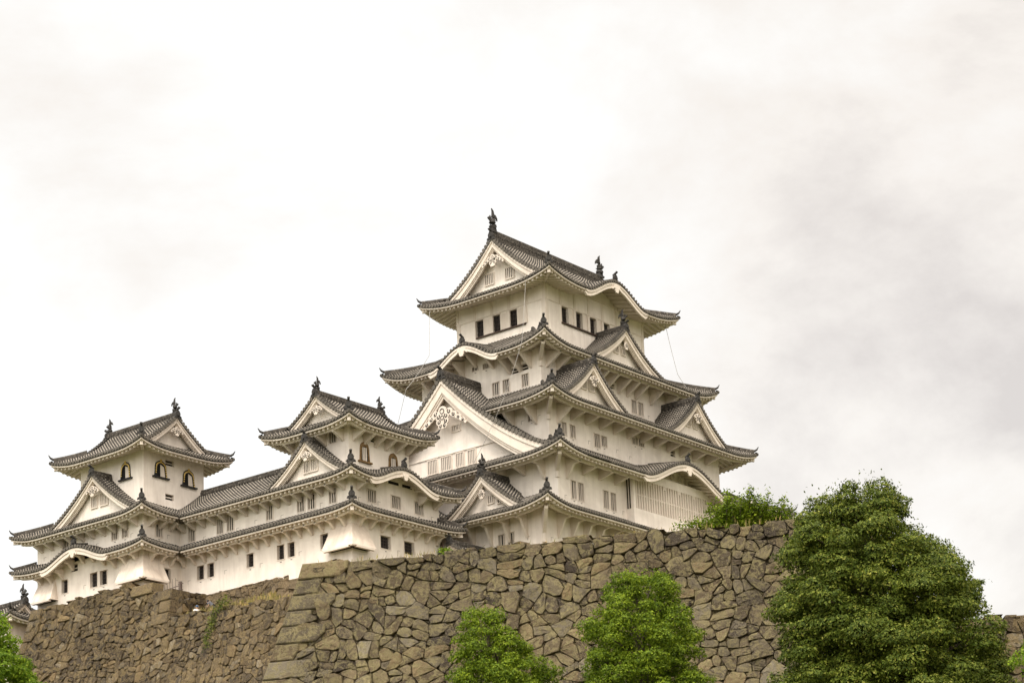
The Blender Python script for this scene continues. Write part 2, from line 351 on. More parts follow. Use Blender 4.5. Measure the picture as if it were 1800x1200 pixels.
# ------------------------------------------------------------------ roofs
PITCHT = 0.34
def bumpf(q): return (0.5*(1+math.cos(math.pi*q)))**.85 if abs(q) < 1 else 0.0
class Tier:
    """skirt (or hipped) roof round a rectangle of eaves; zfun(side,t,v) gives the pan surface"""
    def __init__(s, rect, z0, prof, lift=.8, ll=5.0, fade=3.5, kara=None, ends=None, gm=None):
        s.gm = gm or {}
        s.r = rect; s.z0 = z0; s.prof = prof; s.lift = lift; s.ll = ll; s.fade = fade; s.kara = kara or {}; s.ends = ends or {}
    def side(s, sd):
        t0, t1, n = rect_side(sd, s.r)
        h0, l0, h1, l1 = s.ends.get(sd, (1, 1, 1, 1))
        return t0, t1, n, h0, l0, h1, l1
    def ins(s, sd, h, v):
        return h*min(v, s.gm[sd]) if (h > 0 and sd in s.gm) else h*v
    def z(s, sd, t, v):
        t0, t1, n, h0, l0, h1, l1 = s.side(sd)
        d0 = max(0, t-t0-s.ins(sd, h0, v)); d1 = max(0, t1-t-s.ins(sd, h1, v))
        lf = s.lift*(l0*max(0, 1-d0/s.ll)**2.3 + l1*max(0, 1-d1/s.ll)**2.3)*max(0, 1-v/s.fade)
        z = s.z0 + s.prof(v) + lf
        for (tc_, hw, h) in s.kara.get(sd, []):
            q = (t-tc_)/hw
            if abs(q) < 1: z = max(z, s.z0 + lf + h*bumpf(q) + .14*v)
        return z
    def at(s, x, y):
        """surface height at plan point"""
        best = None
        for sd in 'LRBK':
            fr = Frame(sd); t, n = fr.tn(x, y); t0, t1, nn, h0, l0, h1, l1 = s.side(sd)
            v = nn-n
            if v < -.01: return -1e9
            if best is None or v < best[0]: best = (v, sd, t)
        return s.z(best[1], best[2], best[0])

def halftube(mb, uvs, pts, Tv, r, rr=1.0, uflag=1.0, v0=0.0):
    """half round tile row along pts, across direction Tv"""
    prof = [(-1, 0), (-.75, .72), (0, 1), (.75, .72), (1, 0)]
    rows = []; dist = v0; i = len(mb.v)
    for k, p in enumerate(pts):
        if k: dist += (Vector(p)-Vector(pts[k-1])).length
        rows.append([(p[0]+Tv[0]*a*r, p[1]+Tv[1]*a*r, p[2]+b*r*rr) for a, b in prof])
        uvs += [(uflag, dist)]*5
    mb.grid(rows)
    # round end disc at first point, its face lightened to paint in a highlight
    p, q = Vector(pts[0]), Vector(pts[1]); o = (p-q); o.z = 0
    if o.length > 0: o.normalize()
    j = len(mb.v); c = p+o*.04+Vector((0, 0, .0))
    ring = []
    for a in range(8):
        an = 2*math.pi*a/8
        ring.append((c.x+Tv[0]*r*1.28*math.cos(an), c.y+Tv[1]*r*1.28*math.cos(an), c.z+r*1.28*math.sin(an)))
    mb.v += ring; uvs += [(0.32, 0.05)]*8; mb.f.append(tuple(range(j, j+8)))
    k2 = len(mb.v); mb.v += [(a-o.x*.12, b-o.y*.12, z_) for a, b, z_ in ring]; uvs += [(0.0, 0.15)]*8
    for a in range(8): mb.f.append((j+a, j+(a+1) % 8, k2+(a+1) % 8, k2+a))

def build_tier(b, T, depth, ov, sides='LRBK', cover=(), raf=True, rafdepth=None, bracket=None, hipr=True, orn='', eave_name='eaves', ext=None, kara_orn=True):
    """roof tiles (part) + plaster eaves (sub-part) + ridges and ornaments (sub-parts)"""
    mb = MB(); uvs = []; ev = MB(); rg = MB(); og = MB()
    def covered(p):
        for c in cover:
            if c(p[0], p[1]) > p[2]+.02: return True
        return False
    for sd in sides:
        fr = Frame(sd); t0, t1, n, h0, l0, h1, l1 = T.side(sd)
        dep = depth[sd] if isinstance(depth, dict) else depth
        # pan sheet
        nu = max(8, int((t1-t0)/.5)); nv = 7
        for a in range(nu):
            for c in range(nv):
                v0, v1 = dep*c/nv, dep*(c+1)/nv
                def P(u, v):
                    i0, i1 = T.ins(sd, h0, v), T.ins(sd, h1, v); t = (t0+i0)+(t1-i1-t0-i0)*u; return fr.p(t, n-v, T.z(sd, t, v)+.05)
                u0, u1 = a/nu, (a+1)/nu
                q = [P(u0, v0), P(u1, v0), P(u1, v1), P(u0, v1)]
                if cover and covered(((q[0][0]+q[2][0])/2, (q[0][1]+q[2][1])/2, (q[0][2]+q[2][2])/2)): continue
                mb.quad(*q); uvs += [(0.1, v0), (0.1, v0), (0.1, v1), (0.1, v1)]
        # round tile rows
        cnt = max(3, int(round((t1-t0)/PITCHT)))
        for k in range(cnt+1):
            t = t0+.06+(t1-t0-.12)*k/cnt
            vmax = dep; vmin = 0.0
            gm_ = T.gm.get(sd, 1e9)
            if h0 > 0 and t-t0 < gm_: vmax = min(vmax, (t-t0)/h0)
            if h1 > 0 and t1-t < gm_: vmax = min(vmax, (t1-t)/h1)
            if vmax < .25: vmax = .25
            m_ = max(2, int(math.ceil((vmax-vmin)/.6)))
            pts = [fr.p(t, n-v, T.z(sd, t, v)+.07) for v in [vmin+(vmax-vmin)*j/m_ for j in range(m_+1)]]
            if cover: 
                seg = [p for p in pts if not covered(p)]
                if len(seg) < 2: continue
                pts = seg
            halftube(mb, uvs, pts, fr.T, .105, 1.05)
        for (flag, end) in ((h0, t0), (h1, t1)):     # rows filling a valley corner
            if flag < 0:
                sg = -1 if end == t0 else 1
                for k in range(1, int(dep/PITCHT)):
                    t = end+sg*k*PITCHT; vs = k*PITCHT
                    pts = [fr.p(t, n-v, T.z(sd, t, v)+.07) for v in (vs, (vs+dep)/2, dep)]
                    halftube(mb, uvs, pts, fr.T, .105, 1.05)
        # drop edge of the pans + white eave boards following the curve
        st = max(8, int((t1-t0)/.4)); wave = []
        for k in range(st+1):
            t = t0+(t1-t0)*k/st; wave.append((t, T.z(sd, t, 0)))
        for (ta, za), (tb, zb_) in zip(wave[:-1], wave[1:]):
            mid = fr.p((ta+tb)/2, n-.05, (za+zb_)/2)
            if cover and covered(mid): continue
            mb.quad(fr.p(ta, n-.01, za+.06), fr.p(tb, n-.01, zb_+.06), fr.p(tb, n-.01, zb_-.08), fr.p(ta, n-.01, za-.08)); uvs += [(0, 0.2)]*4
            mb.quad(fr.p(ta, n-.01, za-.07), fr.p(tb, n-.01, zb_-.07), fr.p(tb, n-.3, zb_-.05), fr.p(ta, n-.3, za-.05)); uvs += [(0, 0.2)]*4
            ea = .07 if ta-t0 < .01 and h0 > 0 else 0; eb = .07 if t1-tb < .01 and h1 > 0 else 0
            for (na, nb, za_, zb2) in ((n-.08, n-.26, -.082, -.215),):
                ev.hexa([fr.p(ta+ea, na, za+zb2), fr.p(tb-eb, na, zb_+zb2), fr.p(tb-eb, nb, zb_+zb2), fr.p(ta+ea, nb, za+zb2),
                         fr.p(ta+ea, na, za+za_), fr.p(tb-eb, na, zb_+za_), fr.p(tb-eb, nb, zb_+za_), fr.p(ta+ea, nb, za+za_)])
        for (tc_, hw, h) in T.kara.get(sd, []):       # deep moulded board under the arched eave
            W_ = hw*1.08; kn = 36
            for (na, nb, top, bot) in ((n-.045, n-.26, -.085, -.30), (n-.11, n-.28, -.303, -.62)):
                for k in range(kn):
                    ta = tc_-W_+2*W_*k/kn; tb = tc_-W_+2*W_*(k+1)/kn
                    za, zb_ = T.z(sd, ta, 0), T.z(sd, tb, 0)
                    fa = 1 if abs((ta-tc_)/W_) < .97 else .6; fb = 1 if abs((tb-tc_)/W_) < .97 else .6
                    ev.hexa([fr.p(ta, na, za+bot*fa), fr.p(tb, na, zb_+bot*fb), fr.p(tb, nb, zb_+bot*fb), fr.p(ta, nb, za+bot*fa),
                             fr.p(ta, na, za+top), fr.p(tb, na, zb_+top), fr.p(tb, nb, zb_+top), fr.p(ta, nb, za+top)])
            if kara_orn:
                zc = T.z(sd, tc_, 0); pendant(ev, fr, tc_, n-.02, zc-.30, .62 if h > 1.3 else .5, 2)
                dd = dep
                rg.hexa([fr.p(tc_-.16, n-.15, zc+.02), fr.p(tc_+.16, n-.15, zc+.02), fr.p(tc_+.16, n-dd, zc+.1+.14*dd), fr.p(tc_-.16, n-dd, zc+.1+.14*dd),
                         fr.p(tc_-.12, n-.15, zc+.36), fr.p(tc_+.12, n-.15, zc+.36), fr.p(tc_+.12, n-dd, zc+.4+.14*dd), fr.p(tc_-.12, n-dd, zc+.4+.14*dd)])
                onigawara(og, fr.p(tc_, n-.12, zc+.08), fr.N, .95)
        # soffit, rafters, tympana behind arched eaves
        if raf:
            rd = rafdepth or (ov+.25); sl = .24
            zs = lambda t, v: T.z(sd, t, 0)-.235+sl*v
            for k in range(st):
                ta, tb = t0+(t1-t0)*k/st, t0+(t1-t0)*(k+1)/st
                def cl(t, v): return min(max(t, t0+max(0, h0)*v), t1-max(0, h1)*v)
                q = [fr.p(cl(ta, .3), n-.3, zs(ta, .3)), fr.p(cl(tb, .3), n-.3, zs(tb, .3)), fr.p(cl(tb, rd), n-rd, zs(cl(tb, rd), rd)), fr.p(cl(ta, rd), n-rd, zs(cl(ta, rd), rd))]
                if cover and covered(((q[0][0]+q[1][0])/2, (q[0][1]+q[1][1])/2, (q[0][2]+q[1][2])/2+.3)): continue
                ev.quad(*q)
                zt0, zt1 = T.z(sd, cl(ta, rd), rd-.05)+.02, T.z(sd, cl(tb, rd), rd-.05)+.02
                ev.quad(q[3], q[2], fr.p(cl(tb, rd), n-rd, zt1), fr.p(cl(ta, rd), n-rd, zt0))
            rc = int((t1-t0)/.48)
            for k in range(rc+1):
                t = t0+.25+(t1-t0-.5)*k/rc; vm = rd
                if h0 > 0: vm = min(vm, (t-t0)/h0)
                if h1 > 0: vm = min(vm, (t1-t)/h1)
                if vm < .5: continue
                a_, b_ = .27, vm; hw_ = .085
                za, zb_ = zs(t, a_)-.002, zs(t, b_)-.002
                if cover and covered(fr.p(t, n-a_, za+.3)): continue
                ev.hexa([fr.p(t-hw_, n-a_, za-.21), fr.p(t+hw_, n-a_, za-.21), fr.p(t+hw_, n-b_, zb_-.18), fr.p(t-hw_, n-b_, zb_-.18),
                         fr.p(t-hw_, n-a_, za), fr.p(t+hw_, n-a_, za), fr.p(t+hw_, n-b_, zb_), fr.p(t-hw_, n-b_, zb_)])
            if bracket:
                # purlin under the rafters, stopped at arched eaves
                bn = n-bracket['in']; inn = bracket['in']
                for k in range(st):
                    ta, tb = t0+(t1-t0)*k/st, t0+(t1-t0)*(k+1)/st; tm = (ta+tb)/2
                    if ta < t0+inn*max(0, h0) or tb > t1-inn*max(0, h1): continue
                    if any(abs(tm-c[0]) < c[1]*.95 for c in T.kara.get(sd, [])): continue
                    za, zb_ = zs(ta, inn)-.19, zs(tb, inn)-.19
                    if cover and covered(fr.p(ta, bn, za+.4)): continue
                    ev.hexa([fr.p(ta, bn-.1, za-.2), fr.p(tb, bn-.1, zb_-.2), fr.p(tb, bn+.1, zb_-.2), fr.p(ta, bn+.1, za-.2),
                             fr.p(ta, bn-.1, za), fr.p(tb, bn-.1, zb_), fr.p(tb, bn+.1, zb_), fr.p(ta, bn+.1, za)])
    roof = b.part('tiled_roof', mb, M_TILE, None, False, uvs)
    if rg.v: b.part('arch_ridge', rg, M_RIDGE, roof); b.part('ridge_ornament', og, M_ORN, roof)
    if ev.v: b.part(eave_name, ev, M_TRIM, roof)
    # hip ridges
    if hipr:
        d = min(depth.values()) if isinstance(depth, dict) else depth
        for sd in sides:
            fr = Frame(sd); t0, t1, n, h0, l0, h1, l1 = T.side(sd)
            dd = (ext or {}).get(sd, d)
            if h1 > 0:
                pts = []
                for j in range(9):
                    v = .25+(dd-.25)*j/8; p = fr.p(t1-v, n-v, T.z(sd, t1-v, v)); pts.append(p)
                if cover: pts = [p for p in pts if not covered(p)]
                if len(pts) > 2:
                    rows = []; rg = MB()
                    dr = Vector((fr.T[0]*1+fr.N[0], fr.T[1]*1+fr.N[1], 0)).normalized(); cx_ = Vector((-dr.y, dr.x, 0))
                    for p in pts:
                        P_ = Vector(p)
                        rows.append([tuple(P_-cx_*.17+Vector((0, 0, .0))), tuple(P_-cx_*.15+Vector((0, 0, .32))), tuple(P_-cx_*.08+Vector((0, 0, .43))), tuple(P_+cx_*.08+Vector((0, 0, .43))), tuple(P_+cx_*.15+Vector((0, 0, .32))), tuple(P_+cx_*.17)])
                    rg.grid(rows)
                    a = len(rg.v); rg.v += rows[0]; rg.f.append(tuple(range(a, a+6)))
                    b.part('hip_ridge', rg, M_RIDGE, roof); og = MB()
                    if sd in orn:
                        onigawara(og, tuple(Vector(pts[0])+Vector((0, 0, .2))), (dr.x, dr.y), .95)
                        b.part('ridge_ornament', og, M_ORN, roof)
                        if len(pts) > 5 and dd > 3: og = MB(); onigawara(og, tuple(Vector(pts[3])+Vector((0, 0, .34))), (dr.x, dr.y), .6); b.part('ridge_ornament', og, M_ORN, roof)
                    else:       # upswept end tile
                        e_ = Vector(pts[0]); og.tube([tuple(e_+Vector((0, 0, .3))), tuple(e_+dr*.28+Vector((0, 0, .45))), tuple(e_+dr*.45+Vector((0, 0, .72)))], [.12, .09, .03], 6); b.part('ridge_ornament', og, M_ORN, roof)
                    # white hip rafter end under the corner
                    c0 = Vector(fr.p(t1, n, T.z(sd, t1, 0)))
                    hb = MB(); q0 = c0-dr*.38+Vector((0, 0, -.34)); q1 = c0-dr*(ov*1.45)+Vector((0, 0, -.34+.12*ov))
                    hb.hexa([tuple(q0-cx_*.13+Vector((0, 0, -.3))), tuple(q0+cx_*.13+Vector((0, 0, -.3))), tuple(q1+cx_*.13+Vector((0, 0, -.34))), tuple(q1-cx_*.13+Vector((0, 0, -.34))),
                             tuple(q0-cx_*.13), tuple(q0+cx_*.13), tuple(q1+cx_*.13), tuple(q1-cx_*.13)])
                    b.part('hip_rafter', hb, M_TRIM, roof)
    return roof

BR_CACHE = {}
def brackets(b, T, sd, ts, wall_n, ov, inn, drop, dog=False):
    """brace plates under an eave"""
    fr = Frame(sd); t0, t1, n, *_ = T.side(sd)
    for t in ts:
        if dog == 2:
            z = T.z(sd, t, 0)
        z = T.z(sd, t, 0)-.235+.24*inn-.19-.2
        out = n-inn+.12; L_ = out-wall_n
        zt = z+.12
        key = (b.zb, sd, round(L_, 2), round(drop, 2), dog)
        u_ = .24*(L_-.1)
        if dog: poly = [(0, u_), (L_, 0), (L_, -.14), (L_*.6, -.20), (0.14, -drop), (0, -drop)]
        else: poly = [(0, u_), (L_, 0), (L_, -.14), (0.12, -drop), (0, -drop)]
        if key not in BR_CACHE:
            mb = MB(); mb.prism([fr.p(-.085, a, c) for a, c in poly], fr.p(.17, 0, 0))
            edge = poly[2:-1]
            for (a0, c0), (a1, c1) in zip(edge[:-1], edge[1:]):
                mb.hexa([fr.p(-.12, a0, c0-.05), fr.p(.12, a0, c0-.05), fr.p(.12, a1, c1-.05), fr.p(-.12, a1, c1-.05), fr.p(-.12, a0, c0+.03), fr.p(.12, a0, c0+.03), fr.p(.12, a1, c1+.03), fr.p(-.12, a1, c1+.03)])
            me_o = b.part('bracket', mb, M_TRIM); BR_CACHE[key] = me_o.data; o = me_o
        else:
            o = bpy.data.objects.new('bracket', BR_CACHE[key]); COL.objects.link(o); o.parent = b.o
        p = fr.p(t, wall_n-.02, zt); o.location = (p[0], p[1], p[2]-b.zb)

def gable(b, sd, tc_, nf, nb, za, w_, H, c, skirt, inset=.75, bw=.5, pend=.6, wings=2, wins=(), ridge_h=.5, finial=None, cover=(), zoff=0, name='gable', ridge_n=None, band=None, rscale=1.0, slopes=True):
    """triangular gable roof: front edge at n=nf, running back to nb"""
    fr = Frame(sd); T_ = Vector((fr.T[0], fr.T[1], 0)); N_ = (fr.N[0], fr.N[1])
    zf = lambda s_: za - H*((1+c)*(s_/w_)-c*(s_/w_)**2)
    mb = MB(); uvs = []
    def sk(t, n): 
        p = fr.p(t, n, 0); z_ = skirt(p[0], p[1]); return z_ if z_ > -1e6 else 1e6
    ns = 14
    def covered(p):
        return any(cc(p[0], p[1]) > p[2]+.02 for cc in cover)
    # pans
    nn = max(2, int((nf-nb)/.6))
    for sg in (-1, 1):
        for a in range(ns if slopes else 0):
            for k in range(nn):
                s0, s1 = w_*a/ns, w_*(a+1)/ns; n0, n1 = nf-(nf-nb)*k/nn, nf-(nf-nb)*(k+1)/nn
                q = [fr.p(tc_+sg*s0, n0, zf(s0)+.05), fr.p(tc_+sg*s1, n0, zf(s1)+.05), fr.p(tc_+sg*s1, n1, zf(s1)+.05), fr.p(tc_+sg*s0, n1, zf(s0)+.05)]
                if zf(s0) < sk(tc_+sg*s0, (n0+n1)/2)-.25: continue
                mb.quad(*q); uvs += [(.1, s0), (.1, s1), (.1, s1), (.1, s0)]
        # tile rows down the slope
        rows = max(2, int((nf-.45-nb)/PITCHT))
        for k in range(rows+1 if slopes else 0):
            n = nf-.55-(nf-.55-nb)*k/rows
            pts = []
            for j in range(ns, -1, -1):
                s_ = w_*j/ns
                if zf(s_) < sk(tc_+sg*s_, n)-.1: continue
                pts.append(fr.p(tc_+sg*s_, n, zf(s_)+.07))
            if len(pts) > 1: halftube(mb, uvs, pts, fr.N, .105, 1.05)
        # edge tiles: short rows pointing out of the gable, stacked down the verge
        L_ = 0; s_ = .12; 
        while s_ < w_*1.0:
            if zf(s_) > sk(tc_+sg*s_, nf-.3)-.12:
                halftube(mb, uvs, [fr.p(tc_+sg*s_, nf, zf(s_)+.16), fr.p(tc_+sg*s_, nf-.55, zf(s_)+.16)], tuple((T_*1.0)[:2])+(0,), .125*rscale, 1.2, 0.4)
            sl = H/w_*((1+c)-2*c*s_/w_); s_ += PITCHT*rscale/math.sqrt(1+sl*sl)
    # verge underside strip
    roof = b.part(name, mb, M_TILE, None, False, uvs)
    bb = MB(); gw = MB()
    kn = 26
    for sg in (-1, 1):
        for (na, nb_, top, bot) in ((nf-.06, nf-.24, -.02, -.02-bw*.30), (nf-.15, nf-.34, -.02-bw*.30, -.02-bw*.92), (nf-.25, nf-.40, -.02-bw*.92, -.02-bw*1.08), (nf-.34, nf-.50, -.02-bw*1.08, -.02-bw*1.28)):
            for k in range(kn):
                s0, s1 = w_*k/kn, w_*(k+1)/kn
                if zf(s1)+top < sk(tc_+sg*s1, nf-.2)-.1: continue
                z0, z1 = zf(s0), zf(s1)
                g0 = 1+.25*s0/w_; g1 = 1+.25*s1/w_
                e0 = 0 if k else .0
                bb.hexa([fr.p(tc_+sg*s0, na, z0+bot*g0), fr.p(tc_+sg*s1, na, z1+bot*g1), fr.p(tc_+sg*s1, nb_, z1+bot*g1), fr.p(tc_+sg*s0, nb_, z0+bot*g0),
                         fr.p(tc_+sg*s0, na, z0+top*(g0 if top < -.03 else 1)), fr.p(tc_+sg*s1, na, z1+top*(g1 if top < -.03 else 1)), fr.p(tc_+sg*s1, nb_, z1+top*(g1 if top < -.03 else 1)), fr.p(tc_+sg*s0, nb_, z0+top*(g0 if top < -.03 else 1))])
        for k in range(kn):
            s0, s1 = w_*k/kn, w_*(k+1)/kn
            zb0, zb1 = sk(tc_+sg*s0, nf-inset)-.1, sk(tc_+sg*s1, nf-inset)-.1
            if zf(s1)-.03 < zb1 or zb0 > 1e5: continue
            gw.quad(fr.p(tc_+sg*s0, nf-inset, zb0), fr.p(tc_+sg*s1, nf-inset, zb1), fr.p(tc_+sg*s1, nf-inset, zf(s1)-.02), fr.p(tc_+sg*s0, nf-inset, zf(s0)-.02))
            # soffit of the verge
            gw.quad(fr.p(tc_+sg*s0, nf-.2, zf(s0)-.03), fr.p(tc_+sg*s1, nf-.2, zf(s1)-.03), fr.p(tc_+sg*s1, nf-inset, zf(s1)-.03), fr.p(tc_+sg*s0, nf-inset, zf(s0)-.03))
    if band:
        zb_, half = band
        gw.hexa([fr.p(tc_-half, nf-inset+.002, zb_), fr.p(tc_+half, nf-inset+.002, zb_), fr.p(tc_+half, nf-inset+.1, zb_), fr.p(tc_-half, nf-inset+.1, zb_), fr.p(tc_-half, nf-inset+.002, zb_+.1), fr.p(tc_+half, nf-inset+.002, zb_+.1), fr.p(tc_+half, nf-inset+.1, zb_+.1), fr.p(tc_-half, nf-inset+.1, zb_+.1)])
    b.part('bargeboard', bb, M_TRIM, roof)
    b.part('gable_wall', gw, M_PLASTER, roof)
    if pend:
        pb = MB(); ct = MB(); pendant(pb, fr, tc_, nf-.1, za-bw*2.1, pend, wings, ct); b.part('gable_pendant', pb, M_TRIM, roof); b.part('pendant_scrolls', ct, M_SHUT, roof)
    for (a0, a1, z0, z1) in wins: window(b, fr, a0, a1, z0, z1, nf-inset, 'bars', roof, flush=True)
    # ridge
    rg = MB(); rn = ridge_n if ridge_n is not None else nb; hw_ = .2
    sag = lambda u: .0
    zt = za+ridge_h+.12
    for (h0, h1, wd) in ((-.05, ridge_h*.45, .19), (ridge_h*.45, ridge_h*.85, .16)):
        rg.hexa([fr.p(tc_-wd, nf-.1, za+h0), fr.p(tc_+wd, nf-.1, za+h0), fr.p(tc_+wd, rn, za+h0), fr.p(tc_-wd, rn, za+h0), fr.p(tc_-wd, nf-.1, za+h1), fr.p(tc_+wd, nf-.1, za+h1), fr.p(tc_+wd, rn, za+h1), fr.p(tc_-wd, rn, za+h1)])
    rg.tube([fr.p(tc_, nf-.02, za+ridge_h*.9), fr.p(tc_, rn, za+ridge_h*.9)], .13, 8)
    nk = int((nf-rn)/.3)
    for k in range(nk): # row of cap tiles along both flanks
        n_ = nf-.2-k*.3
        for sg in (-1, 1): rg.tube([fr.p(tc_+sg*.12, n_, za+ridge_h*.42), fr.p(tc_+sg*.25, n_, za+ridge_h*.38)], .07, 5)
    b.part('ridge', rg, M_RIDGE, roof)
    og = MB(); onigawara(og, fr.p(tc_, nf+.02, za-.02), N_, .95*rscale); b.part('ridge_ornament', og, M_ORN, roof)
    if finial:
        sm = MB(); shachi(sm, fr.p(tc_, nf-.35, za+ridge_h*.85), (-N_[0], -N_[1]), finial); b.part('fish_finial', sm, M_ORN, roof)
    return roof, zf

# ------------------------------------------------------------------ walls and windows
def window(b, fr, t0, t1, z0, z1, n, kind='bars', parent=None, flush=False, rec=.26):
    """frame / reveal (part) with bars and pane (sub-parts)"""
    if parent is not None:     # already a sub-part level: one mesh, three looks kept simple
        mb = MB(); f = .09
        for q in ((t0-f, t0, z0-f, z1+f), (t1, t1+f, z0-f, z1+f), (t0, t1, z1, z1+f), (t0, t1, z0-f, z0)):
            mb.hexa([fr.p(q[0], n-.02, q[2]), fr.p(q[1], n-.02, q[2]), fr.p(q[1], n+.10, q[2]), fr.p(q[0], n+.10, q[2]), fr.p(q[0], n-.02, q[3]), fr.p(q[1], n-.02, q[3]), fr.p(q[1], n+.10, q[3]), fr.p(q[0], n+.10, q[3])])
        nb = max(2, int(round((t1-t0)/.22))); wd = (t1-t0)/(2*nb+1)
        for k in range(nb):
            a = t0+wd*(2*k+1)
            mb.hexa([fr.p(a, n+.01, z0), fr.p(a+wd, n+.01, z0), fr.p(a+wd, n+.07, z0), fr.p(a, n+.07, z0), fr.p(a, n+.01, z1), fr.p(a+wd, n+.01, z1), fr.p(a+wd, n+.07, z1), fr.p(a, n+.07, z1)])
        o = b.part('window', mb, M_TRIM, parent)
        pm = MB(); pm.quad(fr.p(t0, n+.005, z0), fr.p(t1, n+.005, z0), fr.p(t1, n+.005, z1), fr.p(t0, n+.005, z1)); b.part('window_pane', pm, M_DARK, parent)
        return o
    mb = MB(); a = n-rec
    mb.quad(fr.p(t0, n, z0), fr.p(t0, a, z0), fr.p(t0, a, z1), fr.p(t0, n, z1)); mb.quad(fr.p(t1, n, z0), fr.p(t1, a, z0), fr.p(t1, a, z1), fr.p(t1, n, z1))
    mb.quad(fr.p(t0, n, z0), fr.p(t1, n, z0), fr.p(t1, a, z0), fr.p(t0, a, z0)); mb.quad(fr.p(t0, n, z1), fr.p(t1, n, z1), fr.p(t1, a, z1), fr.p(t0, a, z1))
    if kind != 'slit' and kind != 'arch':  # thin plaster surround
        f = .07
        for q in ((t0-f, t0, z0-f, z1+f), (t1, t1+f, z0-f, z1+f), (t0, t1, z1, z1+f), (t0, t1, z0-f, z0)):
            mb.hexa([fr.p(q[0], n-.01, q[2]), fr.p(q[1], n-.01, q[2]), fr.p(q[1], n+.035, q[2]), fr.p(q[0], n+.035, q[2]), fr.p(q[0], n-.01, q[3]), fr.p(q[1], n-.01, q[3]), fr.p(q[1], n+.035, q[3]), fr.p(q[0], n+.035, q[3])])
    o = b.part('window', mb, M_TRIM)
    pm = MB(); pm.quad(fr.p(t0, a, z0), fr.p(t1, a, z0), fr.p(t1, a, z1), fr.p(t0, a, z1))
    b.part('window_pane', pm, M_SHUT if kind in ('bars', 'slit') else M_DARK, o)
    bm = MB()
    if kind == 'bars':
        nb = max(2, int(round((t1-t0)/.27))); wd = (t1-t0)/(2*nb+1)
        for k in range(nb):
            c = t0+wd*(2*k+1.2)
            bm.hexa([fr.p(c, n-.13, z0), fr.p(c+wd*.62, n-.13, z0), fr.p(c+wd*.62, n-.07, z0), fr.p(c, n-.07, z0), fr.p(c, n-.13, z1), fr.p(c+wd*.62, n-.13, z1), fr.p(c+wd*.62, n-.07, z1), fr.p(c, n-.07, z1)])
        b.part('window_bars', bm, M_TRIM, o)
    elif kind == 'dark':
        nv = max(2, int(round((t1-t0)/.2)))
        for k in range(1, nv): c = t0+(t1-t0)*k/nv; bm.tube([fr.p(c, n-.2, z0), fr.p(c, n-.2, z1)], .014, 4)
        for k in range(1, 4): z = z0+(z1-z0)*k/4; bm.tube([fr.p(t0, n-.18, z), fr.p(t1, n-.18, z)], .012, 4)
        b.part('window_bars', bm, M_IRON, o)
    elif kind == 'slit':
        zz = z0+(z1-z0)*.45; bm.hexa([fr.p(t0, n-.2, zz), fr.p(t1, n-.2, zz), fr.p(t1, n-.05, zz-.05), fr.p(t0, n-.05, zz-.05), fr.p(t0, n-.2, zz+.08), fr.p(t1, n-.2, zz+.08), fr.p(t1, n-.05, zz+.03), fr.p(t0, n-.05, zz+.03)])
        b.part('window_bars', bm, M_TRIM, o)
    return o
